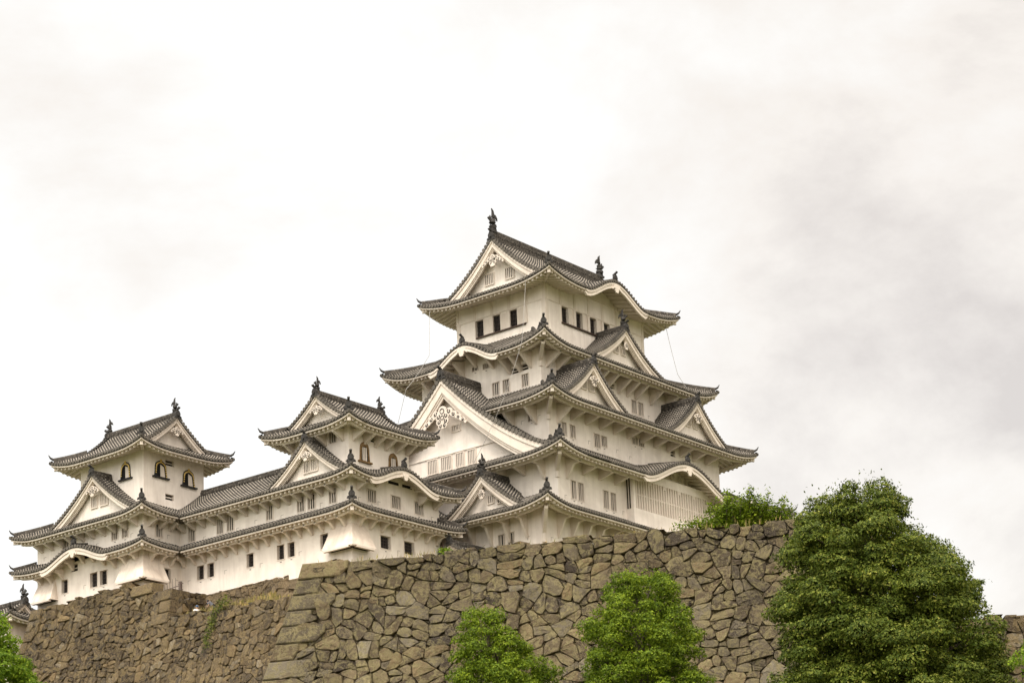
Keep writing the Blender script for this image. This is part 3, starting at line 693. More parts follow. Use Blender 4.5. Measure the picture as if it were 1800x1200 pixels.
def bell_window(b, fr, tc_, zb_, w_, h_, n, gilt=True):
    """cusped bell-shaped window with lacquered frame, shutter and sill"""
    def outline(s):
        hw = w_/2*s; hh = h_*s
        return [(-hw*1.10, 0), (-hw*1.0, hh*.35), (-hw*.96, hh*.66), (-hw*.82, hh*.86), (-hw*.46, hh*.98), (0, hh*1.05), (hw*.46, hh*.98), (hw*.82, hh*.86), (hw*.96, hh*.66), (hw*1.0, hh*.35), (hw*1.10, 0)]
    inn = outline(.77); out = outline(1.0)
    mb = MB()
    for k in range(len(out)-1):
        (a0, b0), (a1, b1), (c0, d0), (c1, d1) = out[k], out[k+1], inn[k], inn[k+1]
        mb.hexa([fr.p(tc_+a0, n-.02, zb_+b0), fr.p(tc_+a1, n-.02, zb_+b1), fr.p(tc_+c1, n-.02, zb_+d1), fr.p(tc_+c0, n-.02, zb_+d0),
                 fr.p(tc_+a0, n+.10, zb_+b0), fr.p(tc_+a1, n+.10, zb_+b1), fr.p(tc_+c1, n+.10, zb_+d1), fr.p(tc_+c0, n+.10, zb_+d0)])
    o = b.part('bell_window', mb, M_BLACK if gilt else M_RUST)
    pm = MB(); i = len(pm.v); pm.v += [fr.p(tc_+a, n+.015, zb_+c) for a, c in inn]; pm.f.append(tuple(range(len(inn)))); b.part('window_pane', pm, M_DARK, o)
    sm = MB(); hw = w_*.4
    if gilt:
        sm.hexa([fr.p(tc_-.02, n+.02, zb_+.05), fr.p(tc_+hw*.95, n+.02, zb_+.05), fr.p(tc_+hw*.95, n+.07, zb_+.05), fr.p(tc_-.02, n+.07, zb_+.05), fr.p(tc_-.02, n+.02, zb_+h_*.78), fr.p(tc_+hw*.72, n+.02, zb_+h_*.66), fr.p(tc_+hw*.72, n+.07, zb_+h_*.66), fr.p(tc_-.02, n+.07, zb_+h_*.78)])
    else:
        for k in (-.55, -.1, .35): sm.hexa([fr.p(tc_+hw*k, n+.02, zb_+.03), fr.p(tc_+hw*(k+.24), n+.02, zb_+.03), fr.p(tc_+hw*(k+.24), n+.07, zb_+.03), fr.p(tc_+hw*k, n+.07, zb_+.03), fr.p(tc_+hw*k, n+.02, zb_+h_*.74), fr.p(tc_+hw*(k+.24), n+.02, zb_+h_*.74), fr.p(tc_+hw*(k+.24), n+.07, zb_+h_*.74), fr.p(tc_+hw*k, n+.07, zb_+h_*.74)])
    b.part('shutter', sm, M_TRIM, o)
    if gilt:
        gm = MB()
        for k in range(len(out)-1):
            for f_ in (.25, .75):
                if k == 0 and f_ < .5: continue
                a = (out[k][0]*(1-f_)+out[k+1][0]*f_+inn[k][0]*(1-f_)+inn[k+1][0]*f_)/2; c = (out[k][1]*(1-f_)+out[k+1][1]*f_+inn[k][1]*(1-f_)+inn[k+1][1]*f_)/2
                gm.tube([fr.p(tc_+a, n+.09, zb_+c), fr.p(tc_+a, n+.125, zb_+c)], .068, 7)
        gm.tube([fr.p(tc_, n+.09, zb_+h_*1.04), fr.p(tc_, n+.13, zb_+h_*1.04)], .10, 7)
        b.part('gilt_studs', gm, M_GOLD, o)
    sl = MB(); e = w_*.72
    sl.hexa([fr.p(tc_-e, n-.02, zb_-.13), fr.p(tc_+e, n-.02, zb_-.13), fr.p(tc_+e, n+.2, zb_-.13), fr.p(tc_-e, n+.2, zb_-.13), fr.p(tc_-e, n-.02, zb_), fr.p(tc_+e, n-.02, zb_), fr.p(tc_+e, n+.2, zb_), fr.p(tc_-e, n+.2, zb_)])
    b.part('window_sill', sl, M_BLACK if gilt else M_RUST, o)
    return o

def storey(b, rect, z0, z1, wins=None, tier=None, mat=None, loop=True, name='storey_wall'):
    """plaster storey: faces with real openings; wall tops follow the roof above"""
    wins = wins or {}; mb = MB()
    for sd in 'LRBK':
        fr = Frame(sd); t0, t1, n = rect_side(sd, rect)
        ws = wins.get(sd, [])
        ws = [((w_[0]-(.2 if w_[4] == 'dark' else .08)) if sd == 'L' else w_[0], (w_[1]+(.3 if w_[4] == 'dark' else .13)) if sd == 'R' else w_[1], w_[2], w_[3], w_[4]) for w_ in ws]
        hol = [w_ for w_ in ws if w_[4] != 'arch']
        ts = sorted(set([t0, t1]+[x for w_ in hol for x in w_[:2]])); zs = sorted(set([z0, z1]+[x for w_ in hol for x in w_[2:4]]))
        for a in range(len(ts)-1):
            for c in range(len(zs)-1):
                tm, zm = (ts[a]+ts[a+1])/2, (zs[c]+zs[c+1])/2
                if any(w_[0] < tm < w_[1] and w_[2] < zm < w_[3] for w_ in hol): continue
                mb.quad(fr.p(ts[a], n, zs[c]), fr.p(ts[a+1], n, zs[c]), fr.p(ts[a+1], n, zs[c+1]), fr.p(ts[a], n, zs[c+1]))
        if tier:       # infill up to the curved roof
            st = max(6, int((t1-t0)/.4)); tn = tier.side(sd)[2]; v = tn-n
            for k in range(st):
                ta, tb = t0+(t1-t0)*k/st, t0+(t1-t0)*(k+1)/st
                mb.quad(fr.p(ta, n, z1), fr.p(tb, n, z1), fr.p(tb, n, max(z1+.01, tier.z(sd, tb, v)-.05)), fr.p(ta, n, max(z1+.01, tier.z(sd, ta, v)-.05)))
        for w_ in hol: window(b, fr, w_[0], w_[1], w_[2], w_[3], n, w_[4])
        if loop and sd in 'LR' and ws:
            lm = MB(); rnd = random.Random(int(abs(n)*100)+len(ws))
            zc = min(w_[2] for w_ in hol)-.28 if hol else (z0+z1)/2
            for w_ in hol:
                if w_[4] == 'slit': continue
                tx = (w_[0]+w_[1])/2; z = w_[2]-.22
                lm = MB(); lm.hexa([fr.p(tx-.09, n, z), fr.p(tx+.09, n, z), fr.p(tx+.09, n+.04, z), fr.p(tx-.09, n+.04, z), fr.p(tx-.07, n, z+.035), fr.p(tx+.07, n, z+.035), fr.p(tx+.07, n+.035, z+.035), fr.p(tx-.07, n+.035, z+.035)]); b.part('drain_spout', lm, M_WOOD)
            k = 0; lf = MB(); t = t0+1.0
            while t < t1-.8:
                if all(not (w_[0]-.35 < t < w_[1]+.35) for w_ in ws):
                    z = zc+.15+rnd.uniform(-.1, .2); f = .022
                    sz = .15; lf = MB()
                    for q in ((t-sz, t-sz+f, z, z+2*sz), (t-sz, t+sz, z+2*sz, z+2*sz+f)):
                        lf.hexa([fr.p(q[0], n+.001, q[2]), fr.p(q[1], n+.001, q[2]), fr.p(q[1], n+.014, q[2]), fr.p(q[0], n+.014, q[2]), fr.p(q[0], n+.001, q[3]), fr.p(q[1], n+.001, q[3]), fr.p(q[1], n+.014, q[3]), fr.p(q[0], n+.014, q[3])])
                    b.part('loophole', lf, M_LINE)
                t += rnd.uniform(1.6, 2.8)
    return b.part(name, mb, mat or M_PLASTER)
def fbox(mb, fr, t0, t1, n0, n1, z0, z1):
    mb.hexa([fr.p(t0, n0, z0), fr.p(t1, n0, z0), fr.p(t1, n1, z0), fr.p(t0, n1, z0), fr.p(t0, n0, z1), fr.p(t1, n0, z1), fr.p(t1, n1, z1), fr.p(t0, n1, z1)])
SK = lambda v: .40*v+.035*v*v
def span(a, b, st): 
    n = max(1, int(round((b-a)/st))); return [a+(b-a)*k/n for k in range(n+1)]
FL, FR_ = Frame('L'), Frame('R')

# ================================================================== MAIN KEEP
CX, CY = -117.14, 154.84
keep = Building('castle_keep', (CX, CY), 44.0, 'tall white main keep with five tiers of grey tiled roofs and stacked gables', 'castle keep')
B_ = keep
S1 = (-11.0, 10.5, -16.0, 15.5); S2 = (-11.0, 10.5, -13.9, 15.5); S3 = (-8.9, 8.5, -12.1, 13.2); S4 = (-6.9, 6.4, -10.1, 11.0); S6 = (-5.0, 5.0, -7.25, 7.3)
E1 = Tier((-13.0, 12.8, -18.3, 17.8), 48.02, SK, .72, 4.5)
E2 = Tier((-13.4, 12.8, -16.3, 19.2), 52.85, SK, .72, 5, kara={'R': [(2.0, 6.3, 2.05)]})
E3 = Tier((-11.5, 10.9, -14.5, 16.2), 58.36, SK, .66, 4.5)
E4 = Tier((-9.6, 8.8, -12.5, 13.5), 63.93, SK, .95, 4.5, kara={'L': [(-.3, 3.6, 1.5)]})
def profT(V, H, c): return lambda v: H*(1-((1+c)*max(0, 1-v/V)-c*max(0, 1-v/V)**2))
E6 = Tier((-7.45, 7.45, -9.65, 9.8), 70.72, profT(7.45, 5.45, .55), .78, 5, kara={'R': [(.15, 4.3, 1.68)]}, gm={'R': 1.5, 'K': 1.5})
# storeys
storey(B_, S1, 38, 48.3, {'L': [(5.87, 6.42, 45.84, 46.85, 'bars'), (6.86, 7.41, 45.84, 46.85, 'bars')], 'R': [(-12.2, -11.65, 45.6, 46.68, 'bars'), (-11.1, -10.55, 45.6, 46.68, 'bars')]}, E1)
storey(B_, S2, 48.3, 53.1, {'R': [(-12.15, -11.62, 49.75, 51.28, 'bars'), (-11.2, -10.6, 49.75, 51.28, 'bars'), (-7.72, -7.14, 49.75, 51.26, 'bars'), (-6.73, -6.12, 49.75, 51.26, 'bars'), (10.1, 10.7, 49.75, 51.26, 'bars'), (11.2, 11.8, 49.75, 51.26, 'bars')]}, E2)
storey(B_, S3, 53.1, 58.6, {'L': [(6.44, 7.04, 57.17, 57.95, 'bars')], 'R': [(-10.43, -9.86, 55.97, 57.07, 'bars'), (-9.25, -8.65, 55.97, 57.07, 'bars'), (-5.89, -5.2, 55.85, 57.02, 'bars'), (-4.88, -4.2, 56.1, 57.02, 'bars'), (-.3, .36, 57.25, 57.92, 'bars'), (.65, 1.32, 57.25, 57.92, 'bars'), (5.5, 6.1, 57.3, 57.9, 'slit')]}, E3)
storey(B_, S4, 58.6, 64.2, {'L': [(-1.0, -.42, 63.78, 64.15, 'bars'), (.2, .82, 63.7, 64.15, 'bars'), (3.27, 3.98, 62.5, 63.0, 'slit'), (4.37, 5.07, 62.55, 63.1, 'slit'), (4.38, 5.05, 61.12, 62.2, 'bars'), (1.15, 1.83, 61.09, 62.2, 'bars'), (2.3, 2.95, 61.09, 62.2, 'bars')],
        'R': [(2.9, 3.48, 61.22, 62.42, 'bars'), (3.88, 4.5, 61.22, 62.42, 'bars'), (-.42, .29, 62.8, 63.25, 'slit'), (-.9, -.3, 63.7, 64.15, 'bars'), (.2, .9, 63.7, 64.15, 'bars')]}, E4)
storey(B_, S6, 64.2, 71.0, {'L': [(-2.66, -1.94, 67.95, 69.5, 'dark'), (-.74, -.03, 67.95, 69.5, 'dark'), (1.16, 1.87, 67.95, 69.5, 'dark')],
        'R': [(-4.98, -4.3, 68.05, 69.54, 'dark'), (-2.92, -2.26, 68.05, 69.54, 'dark'), (-.88, -.2, 68.05, 69.54, 'dark'), (1.14, 1.8, 68.05, 69.54, 'dark'), (3.1, 3.78, 68.05, 69.54, 'dark')]}, E6, loop=False)
# top storey trim: tie beams, posts, shutters, sills
tm = MB(); slm = MB(); shm = MB()
for fr, t0, t1, n in ((FL, -5.0, 5.0, 7.25), (FR_, -7.25, 7.3, 5.0)):
    fbox(tm, fr, t0-.04, t1+.04, n+.001, n+.05, 69.60, 69.68)
    fbox(tm, fr, t0-.04, t1+.04, n+.001, n+.09, 71.3, 71.5)
    for t in span(t0+.12, t1-.12, 1.95): fbox(tm, fr, t-.14, t+.14, n+.001, n+.045, 69.682, 71.298)
    for t in (t0+.2, t1-.2): fbox(tm, fr, t-.2, t+.2, n+.001, n+.045, 66, 69.598)
fbox(slm, FL, -2.75, 2.85, 7.26, 7.42, 67.82, 67.94); B_.part('window_sill', slm, M_WOOD); slm = MB(); fbox(slm, FR_, -5.05, 4.9, 5.01, 5.17, 67.9, 68.03)
for a in (-1.93, -.02, 1.88):
    q_ = MB(); fbox(q_, FL, a, a+.62, 7.251, 7.27, 67.96, 69.44); B_.part('shutter', q_, M_TRIM); q_ = MB(); fbox(q_, FL, a+.70, a+1.12, 7.251, 7.35, 67.96, 69.5); B_.part('window_post', q_, M_TRIM)
for a in (-3.99, -1.95, .11, 2.11):
    q_ = MB(); fbox(q_, FR_, a, a+.6, 5.001, 5.03, 68.06, 69.48); B_.part('shutter', q_, M_TRIM); q_ = MB(); fbox(q_, FR_, a+.66, a+1.0, 5.001, 5.10, 68.06, 69.54); B_.part('window_post', q_, M_TRIM)
B_.part('wall_beams', tm, M_TRIM); B_.part('window_sill', slm, M_WOOD)
# big gable over second roof
def sk2(x, y): return E2.at(x, y)
BG = dict(tc=-.35, nf=15.35, nb=9.6, za=61.75, w=13.3, H=9.0, c=.55)
zbig = lambda s_: BG['za']-BG['H']*((1+BG['c'])*(s_/BG['w'])-BG['c']*(s_/BG['w'])**2)
def cov_big(x, y):
    if y < -BG['nf']-.05 or y > -BG['nb']: return -1e9
    s_ = abs(x-BG['tc'])
    return zbig(s_)+.05 if s_ < BG['w'] else -1e9
build_tier(B_, E1, 3.0, 2.3, orn='L', bracket={'in': .95})
build_tier(B_, E2, 4.6, 2.3, orn='L', bracket={'in': .95})
build_tier(B_, E3, 4.8, 2.4, orn='L', cover=[cov_big], bracket={'in': .95})
build_tier(B_, E4, 5.4, 2.4, orn='L', bracket={'in': .95})
build_tier(B_, E6, {'L': 2.75, 'R': 7.45, 'B': 2.75, 'K': 7.45}, 2.4, orn='L', ext={k: 2.9 for k in 'LRBK'})
gable(B_, 'L', 0.0, 8.15, 0, 76.17, 7.45, 5.45, .55, E6.at, inset=1.05, bw=.72, pend=.85, wings=3, wins=[(-1.6, -.7, 72.55, 73.5), (.7, 1.6, 72.55, 73.5)], ridge_h=.95, finial=.93, slopes=False, rscale=1.1)
gable(B_, 'B', 0.0, 8.3, 0, 76.17, 7.45, 5.45, .55, E6.at, inset=1.05, bw=.72, pend=.85, wings=3, ridge_h=.95, finial=.93, slopes=False, rscale=1.1)
# great gable on the second roof, small triangular gables on the right-hand face, one on the first roof
gable(B_, 'L', BG['tc'], BG['nf'], BG['nb'], BG['za'], BG['w'], BG['H'], BG['c'], E2.at, inset=1.15, bw=1.25, pend=1.5, wings=4, ridge_h=.85,
      wins=[(-2.95, -1.95, 54.1, 55.27), (-1.46, -.38, 54.1, 55.27), (.2, 1.0, 54.1, 55.27), (1.5, 2.28, 54.1, 55.27), (-.1, .7, 57.3, 57.75)], rscale=1.25, band=(55.42, 5.0))
gable(B_, 'R', .05, 8.3, 5.0, 67.72, 5.6, 3.55, .5, E4.at, inset=.9, bw=.55, pend=.55, wings=0, wins=[(-.75, -.25, 65.75, 66.35), (.3, .8, 65.75, 66.35)], finial=.7, ridge_h=.5)
gable(B_, 'R', -7.8, 10.35, 6.4, 62.3, 5.8, 4.2, .5, E3.at, inset=.9, bw=.56, pend=.72, wings=1, wins=[(-8.65, -8.05, 60.2, 61.0), (-7.55, -6.95, 60.2, 61.0)], ridge_h=.55)
gable(B_, 'R', 7.65, 10.35, 6.4, 62.35, 5.8, 4.2, .5, E3.at, inset=.9, bw=.56, pend=.72, wings=1, wins=[(6.8, 7.4, 60.2, 61.0), (7.9, 8.5, 60.2, 61.0)], ridge_h=.55)
gable(B_, 'L', 5.35, 17.55, 13.9, 51.7, 6.2, 4.2, .5, E1.at, inset=.85, bw=.6, pend=.62, wings=0, wins=[(5.5, 6.0, 49.45, 50.05), (6.5, 7.25, 49.3, 50.05)], finial=.65, ridge_h=.5)
# braces
brackets(B_, E1, 'L', span(-9.5, 8.8, 1.75), 16.0, 2.3, .95, 1.65, True)
brackets(B_, E1, 'R', span(-14.2, 14.0, 1.75), 10.5, 2.3, .95, 1.65, True)
brackets(B_, E2, 'L', [9.2], 13.9, 2.3, .95, 1.3, True); brackets(B_, E2, 'R', [-12.7], 10.5, 2.3, .95, 1.3, True)
brackets(B_, E2, 'R', [-10.5, -8.2, -6.0], 10.5, 2.3, .95, .55); brackets(B_, E2, 'L', [5.2, 7.2], 13.9, 2.3, .95, .55)
brackets(B_, E3, 'L', [4.9, 7.2], 12.1, 2.4, .95, 1.3); brackets(B_, E3, 'R', [-10.9], 8.5, 2.4, .95, 1.3)
brackets(B_, E3, 'R', span(-9.0, 11.0, 2.0), 8.5, 2.4, .95, .55)
brackets(B_, E4, 'L', [-5.6, -4.2, -2.0, -.6, 1.3, 3.1, 4.2, 5.4], 10.1, 2.4, .95, 1.1)
brackets(B_, E4, 'R', [-9.3, -7.9, -3.6, -2.4, -.9, .9, 2.2, 3.5, 5.8, 8.2, 9.8], 6.4, 2.4, .95, 1.1)
# corner posts under the hips
cp_ = MB()
for (x, y, z, d) in ((10.5, -16, 48.0, 2.6), (10.5, -13.9, 52.9, 1.7), (8.5, -12.1, 58.4, 1.5), (6.4, -10.1, 64.1, 1.6)):
    cp_.box(x-.16, x+.13, y-.13, y+.16, z-d, z-.1)
    cp_.hexa([(x-.1, y-.1, z-d*.75), (x+.1, y+.1, z-d*.75), (x+1.5, y-1.3, z-.32), (x+1.3, y-1.5, z-.32), (x-.1, y-.1, z-.2), (x+.1, y+.1, z-.2), (x+1.5, y-1.3, z-.1), (x+1.3, y-1.5, z-.1)])
B_.part('corner_post', cp_, M_TRIM)
# projecting lattice bay on the right-hand face
bay = MB(); lat = MB(); bn = 11.3; y0_, y1_ = -4.5, 8.6
fbox(bay, FR_, y0_, y1_, 10.5, bn-.45, 48.6, 53.6)
fbox(bay, FR_, y0_, y1_, bn-.449, bn, 48.6, 50.22)
fbox(bay, FR_, y0_, y0_+.32, bn-.449, bn, 50.221, 53.4); fbox(bay, FR_, y1_-.32, y1_, bn-.449, bn, 50.221, 53.4)
fbox(bay, FR_, y0_+.321, y1_-.321, bn-.449, bn, 52.86, 53.6)
t = y0_+.42; k = 0
while t < y1_-.5:
    top = 52.86 if k % 7 not in (5,) else 52.66
    fbox(lat, FR_, t, t+.16, bn-.11, bn-.01, 50.22, 52.87)
    if k % 6 == 5: fbox(lat, FR_, t+.2, t+.365, bn-.15, bn-.02, 52.55, 52.87)
    t += .365; k += 1
fbox(lat, FR_, y0_+.33, y1_-.33, bn-.14, bn-.06, 51.42, 51.56)
bo = B_.part('lattice_bay', bay, M_PLASTER); B_.part('lattice_bars', lat, M_TRIM, bo)
bs = MB(); fL = Frame('L')
fbox(bs, fL, 10.62, 10.74, 4.501, 4.53, 50.2, 52.9); fbox(bs, fL, 10.86, 10.98, 4.501, 4.53, 50.2, 52.9); B_.part('side_slit', bs, M_SHUT, bo)
# relief carving under the arch over the bay
ra = MB()
for k in range(6):
    y = -1.2+k*1.2; r = .3+.08*(k % 2)
    ra.tube([FR_.p(y+r*math.cos(a)*(1-.06*j), 10.62, 54.0+.12*(3-abs(k-2.5))+r*math.sin(a)*(1-.06*j)) for j, a in enumerate([.6*q for q in range(9)])], .07, 5, False)
ra.box(10.5, 11.05, -3.4, 7.2, 53.35, 53.62)
B_.part('relief_carving', ra, M_TRIM)

# ================================================================== WEST TURRET (middle of picture)
MX, MY = -114.15, 124.32
tur = Building('castle_turret', (MX, MY), 42.0, 'three-tiered white turret with brown bell-shaped windows and arched eave, beside the tall keep', 'castle turret')
SM = lambda v: .42*v+.035*v*v
U1 = (-8.4, 0, 0, 10.45); UT = (-7.3, -1.0, 1.0, 8.1)
G1 = Tier((-8.4, 1.6, -1.6, 12.0), 46.75, SM, .32, 3.2, ends={'L': (0, 0, 1, 1)})
G2 = Tier((-8.4, 1.6, -1.6, 12.0), 49.55, SM, .42, 3.2, ends={'L': (0, 0, 1, 1)}, kara={'R': [(4.75, 3.75, 1.15)]})
G3 = Tier((-9.0, .8, -.8, 9.9), 54.02, profT(4.9, 3.15, .45), .52, 3.6, gm={'R': 1.3, 'K': 1.3})
storey(tur, U1, 36, 47.2, {'L': [(-7.82, -7.28, 44.4, 45.58, 'dark'), (-6.66, -6.12, 44.4, 45.58, 'dark'), (-3.1, -2.5, 44.4, 45.58, 'dark')], 'R': [(3.27, 4.13, 44.47, 45.5, 'dark'), (6.05, 6.93, 44.47, 45.5, 'dark')]}, G1)
storey(tur, U1, 47.2, 49.9, {'L': [(-5.64, -4.9, 47.83, 49.06, 'bars'), (-4.49, -3.75, 47.83, 49.06, 'bars'), (-2.19, -1.46, 47.85, 49.09, 'bars')],
        'R': [(1.9, 2.76, 47.98, 48.98, 'bars'), (4.68, 5.64, 47.98, 48.98, 'bars'), (7.44, 8.38, 47.98, 48.98, 'bars')]}, G2)
storey(tur, UT, 49.9, 54.2, {'L': [(-2.95, -2.27, 53.08, 53.98, 'bars')], 'R': [(3.6, 4.35, 53.35, 53.85, 'slit')]}, G3, loop=False)
bell_window(tur, FR_, 2.78, 51.55, 1.05, 1.55, -1.0, False); bell_window(tur, FR_, 6.15, 51.35, 1.05, 1.5, -1.0, False)
sl_ = MB(); fbox(sl_, FR_, 4.4, 5.6, .001, .03, 49.9, 50.12); fbox(sl_, FR_, 6.05, 7.2, .001, .03, 49.9, 50.12); tur.part('vent_slot', sl_, M_DARK)
build_tier(tur, G1, 2.6, 1.6, sides='LR', orn='L', bracket={'in': .7})
build_tier(tur, G2, 2.9, 1.6, sides='LR', orn='L', bracket={'in': .7})
build_tier(tur, G3, {'L': 2.2, 'B': 2.2, 'R': 4.9, 'K': 4.9}, 1.75, orn='L', ext={k: 2.2 for k in 'LRBK'}, bracket={'in': .7})
gable(tur, 'L', -4.1, -.55, -4.4, 57.17, 4.9, 3.15, .45, G3.at, inset=.8, bw=.4, pend=.6, wings=2, ridge_h=.5, finial=.55, slopes=False)
gable(tur, 'B', 4.1, 8.6, 4.4, 57.17, 4.9, 3.15, .45, G3.at, inset=.8, bw=.4, pend=.6, wings=2, ridge_h=.5, finial=.55, slopes=False)
gable(tur, 'L', -3.75, 1.15, -1.0, 53.0, 5.6, 3.75, .5, G2.at, inset=.75, bw=.42, pend=.6, wings=2, wins=[(-4.45, -3.85, 50.7, 51.6), (-3.65, -3.05, 50.7, 51.6)], ridge_h=.45)
brackets(tur, G1, 'L', span(-7.7, -.6, 1.25), 0, 1.6, .7, .68, True); brackets(tur, G1, 'R', span(.75, 10.0, 1.25), 0, 1.6, .7, .68, True)
brackets(tur, G2, 'L', span(-7.7, -.6, 1.25), 0, 1.6, .7, .56); brackets(tur, G2, 'R', [.8, 2.9, 8.0, 9.8], 0, 1.6, .7, .56)
brackets(tur, G3, 'L', [-6.9, -3.4, -1.55], -1.0, 1.75, .7, .7); brackets(tur, G3, 'R', span(1.55, 7.8, 1.2), -1.0, 1.75, .7, .7)
def drop_box(b, fr, t0, t1, fl0, fl1, z0, z1, out, mat=M_WORN_SHADED, n0=0.0):
    """flared stone-drop box on a wall: flush at the top, standing out at the foot, open below"""
    mb = MB()
    A = [fr.p(t0, n0, z1), fr.p(t1, n0, z1)]; Bt = [fr.p(t0-fl0, n0+out, z0), fr.p(t1+fl1, n0+out, z0)]; Cb = [fr.p(t0-fl0, n0, z0), fr.p(t1+fl1, n0, z0)]
    mb.quad(A[0], A[1], Bt[1], Bt[0]); mb.tri(A[0], Bt[0], Cb[0]); mb.tri(A[1], Bt[1], Cb[1])
    o = b.part('stone_drop_box', mb, mat)
    lip = MB()
    fbox(lip, fr, t0-fl0+.25, t1+fl1-.2, n0+out-.25, n0+out+.02, z0-.14, z0+.02)
    b.part('box_lip', lip, M_TRIM, o)
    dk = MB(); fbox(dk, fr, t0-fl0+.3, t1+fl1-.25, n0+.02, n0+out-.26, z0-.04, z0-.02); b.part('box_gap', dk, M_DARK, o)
def drop_box_corner(b, cx, cy, lt, rt, z0, z1, out):
    """corner box wrapping the L and R faces; lt / rt = lengths along each face"""
    mb = MB(); f = .3
    a0 = (cx-lt, cy, z1); a1 = (cx, cy, z1); a2 = (cx, cy+rt, z1)
    b0 = (cx-lt-f, cy-out, z0); b1 = (cx+out, cy-out, z0); b2 = (cx+out, cy+rt+f, z0)
    mb.quad(a0, a1, b1, b0); mb.quad(a1, a2, b2, b1)
    mb.tri(a0, b0, (cx-lt-f, cy, z0)); mb.tri(a2, b2, (cx, cy+rt+f, z0))
    o = b.part('stone_drop_box', mb, M_WORN_SHADED)
    lip = MB(); lip.box(cx-lt-f+.15, cx+out-.45, cy-out-.02, cy-out+.24, z0-.15, z0+.03); lip.box(cx+out-.24, cx+out+.02, cy-out+.45, cy+rt+f-.15, z0-.15, z0+.03)
    lip.box(cx+out-.3, cx+out-.02, cy-out+.02, cy-out+.3, z0-.08, z0+.04)
    b.part('box_lip', lip, M_TRIM, o)
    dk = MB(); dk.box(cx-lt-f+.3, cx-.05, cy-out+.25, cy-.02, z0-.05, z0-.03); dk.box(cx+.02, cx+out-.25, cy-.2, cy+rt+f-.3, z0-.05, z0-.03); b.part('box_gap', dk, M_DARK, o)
drop_box_corner(tur, 0, 0, 2.15, 1.55, 43.95, 45.95, .85)

# ================================================================== CORRIDOR
wing = Building('castle_corridor', (MX, MY), 42.0, 'long white two-storey corridor with tiled roofs linking the two turrets', 'castle corridor')
WX = -19.15
H1 = Tier((WX+1.6, -8.4, -1.6, 7.6), 46.75, SM, .0, 3, ends={'L': (-1, 0, 0, 0), 'B': (0, 0, 0, 0)})
H2 = Tier((WX+1.6, -8.4, -1.6, 7.6), 49.55, profT(4.6, 2.95, .25), .0, 3, ends={'L': (-1, 0, 0, 0), 'B': (0, 0, 0, 0)})
UW = (WX, -8.4, 0, 6.0)
storey(wing, UW, 43.0, 47.2, {'L': [(-16.98, -16.4, 44.4, 45.56, 'dark'), (-15.78, -15.22, 44.4, 45.56, 'dark'), (-11.24, -10.68, 44.4, 45.52, 'dark')]}, None, M_PLASTER)
storey(wing, UW, 47.2, 50.0, {'L': [(-18.07, -17.35, 47.78, 49.03, 'bars'), (-14.73, -14.06, 47.81, 49.06, 'bars'), (-13.54, -12.83, 47.82, 49.09, 'bars'), (-9.05, -8.42, 47.86, 49.06, 'bars')]}, None)
build_tier(wing, H1, 1.65, 1.6, sides='L', hipr=False, bracket={'in': .7})
build_tier(wing, H2, 4.6, 1.6, sides='LB', hipr=False, bracket={'in': .7})
brackets(wing, H1, 'L', span(WX+.6, -8.9, 1.22), 0, 1.6, .7, .68, True); brackets(wing, H2, 'L', span(WX+.6, -8.9, 1.22), 0, 1.6, .7, .56)
rw = MB(); rw.box(WX-.5, -6.2, 2.8, 3.2, 52.4, 52.85); rw.tube([(WX-.5, 3, 52.93), (-6.2, 3, 52.93)], .14, 8)
for k in range(44):
    for sg in (-1, 1): rw.tube([(WX-.3+k*.3, 3+sg*.17, 52.62), (WX-.3+k*.3, 3+sg*.3, 52.58)], .08, 5)
wing.part('ridge', rw, M_RIDGE)

# ================================================================== NORTH-WEST TURRET (left of picture)
LX, LY = MX-19.15, MY-4.06
lt_ = Building('castle_turret', (LX, LY), 42.0, 'leftmost white turret with black and gold bell-shaped windows', 'castle turret')
V1 = (-13.2, 0, 0, 9.5); VT = (-8.8, -1.0, 1.0, 7.75)
J1 = Tier((-14.9, 1.6, -1.6, 11.1), 46.75, SM, .36, 3.4, ends={'R': (1, 1, 0, 0)}, kara={'L': [(-6.9, 3.9, 1.15)]})
J2 = Tier((-14.9, 1.6, -1.6, 11.1), 49.95, SM, .42, 3.6, ends={'R': (1, 1, 0, 0)})
VAL = 4.06     # valley where the corridor roof meets
J1r = Tier((-14.9, 1.6, -1.6, VAL-1.6), 46.75, SM, .36, 3.4, ends={'R': (1, 1, -1, 0), 'L': (1, 1, 1, 1)}, kara={'L': [(-6.9, 3.9, 1.15)]})
J2r = Tier((-14.9, 1.6, -1.6, VAL-1.6), 49.6, SM, .55, 3.6, ends={'R': (1, 1, -1, 0), 'L': (1, 1, 1, 1)})
J3 = Tier((-10.6, .8, -.85, 9.6), 55.38, profT(5.2, 3.45, .45), .55, 3.8, gm={'L': 1.3, 'B': 1.3})
storey(lt_, V1, 42.4, 47.2, {'L': [(-6.27, -5.6, 44.62, 45.85, 'dark'), (-5.05, -4.42, 44.62, 45.82, 'dark'), (-9.87, -9.3, 44.75, 45.88, 'dark'), (-8.77, -8.05, 46.4, 47.0, 'slit'), (-3.9, -3.1, 46.4, 46.9, 'slit')], 'R': [(2.0, 2.6, 44.4, 45.5, 'dark')]}, J1r)
storey(lt_, V1, 47.2, 50.0, {'L': [(-3.72, -3.02, 48.15, 49.34, 'bars'), (-2.44, -1.8, 48.12, 49.32, 'bars'), (-9.86, -9.1, 48.3, 49.42, 'bars')], 'R': [(1.32, 1.96, 48.02, 49.09, 'bars')]}, J2r)
storey(lt_, VT, 50.0, 55.6, {'R': [(3.43, 4.27, 54.67, 55.15, 'slit'), (3.38, 4.2, 51.72, 52.22, 'slit')]}, J3, mat=M_PLASTER, loop=False)
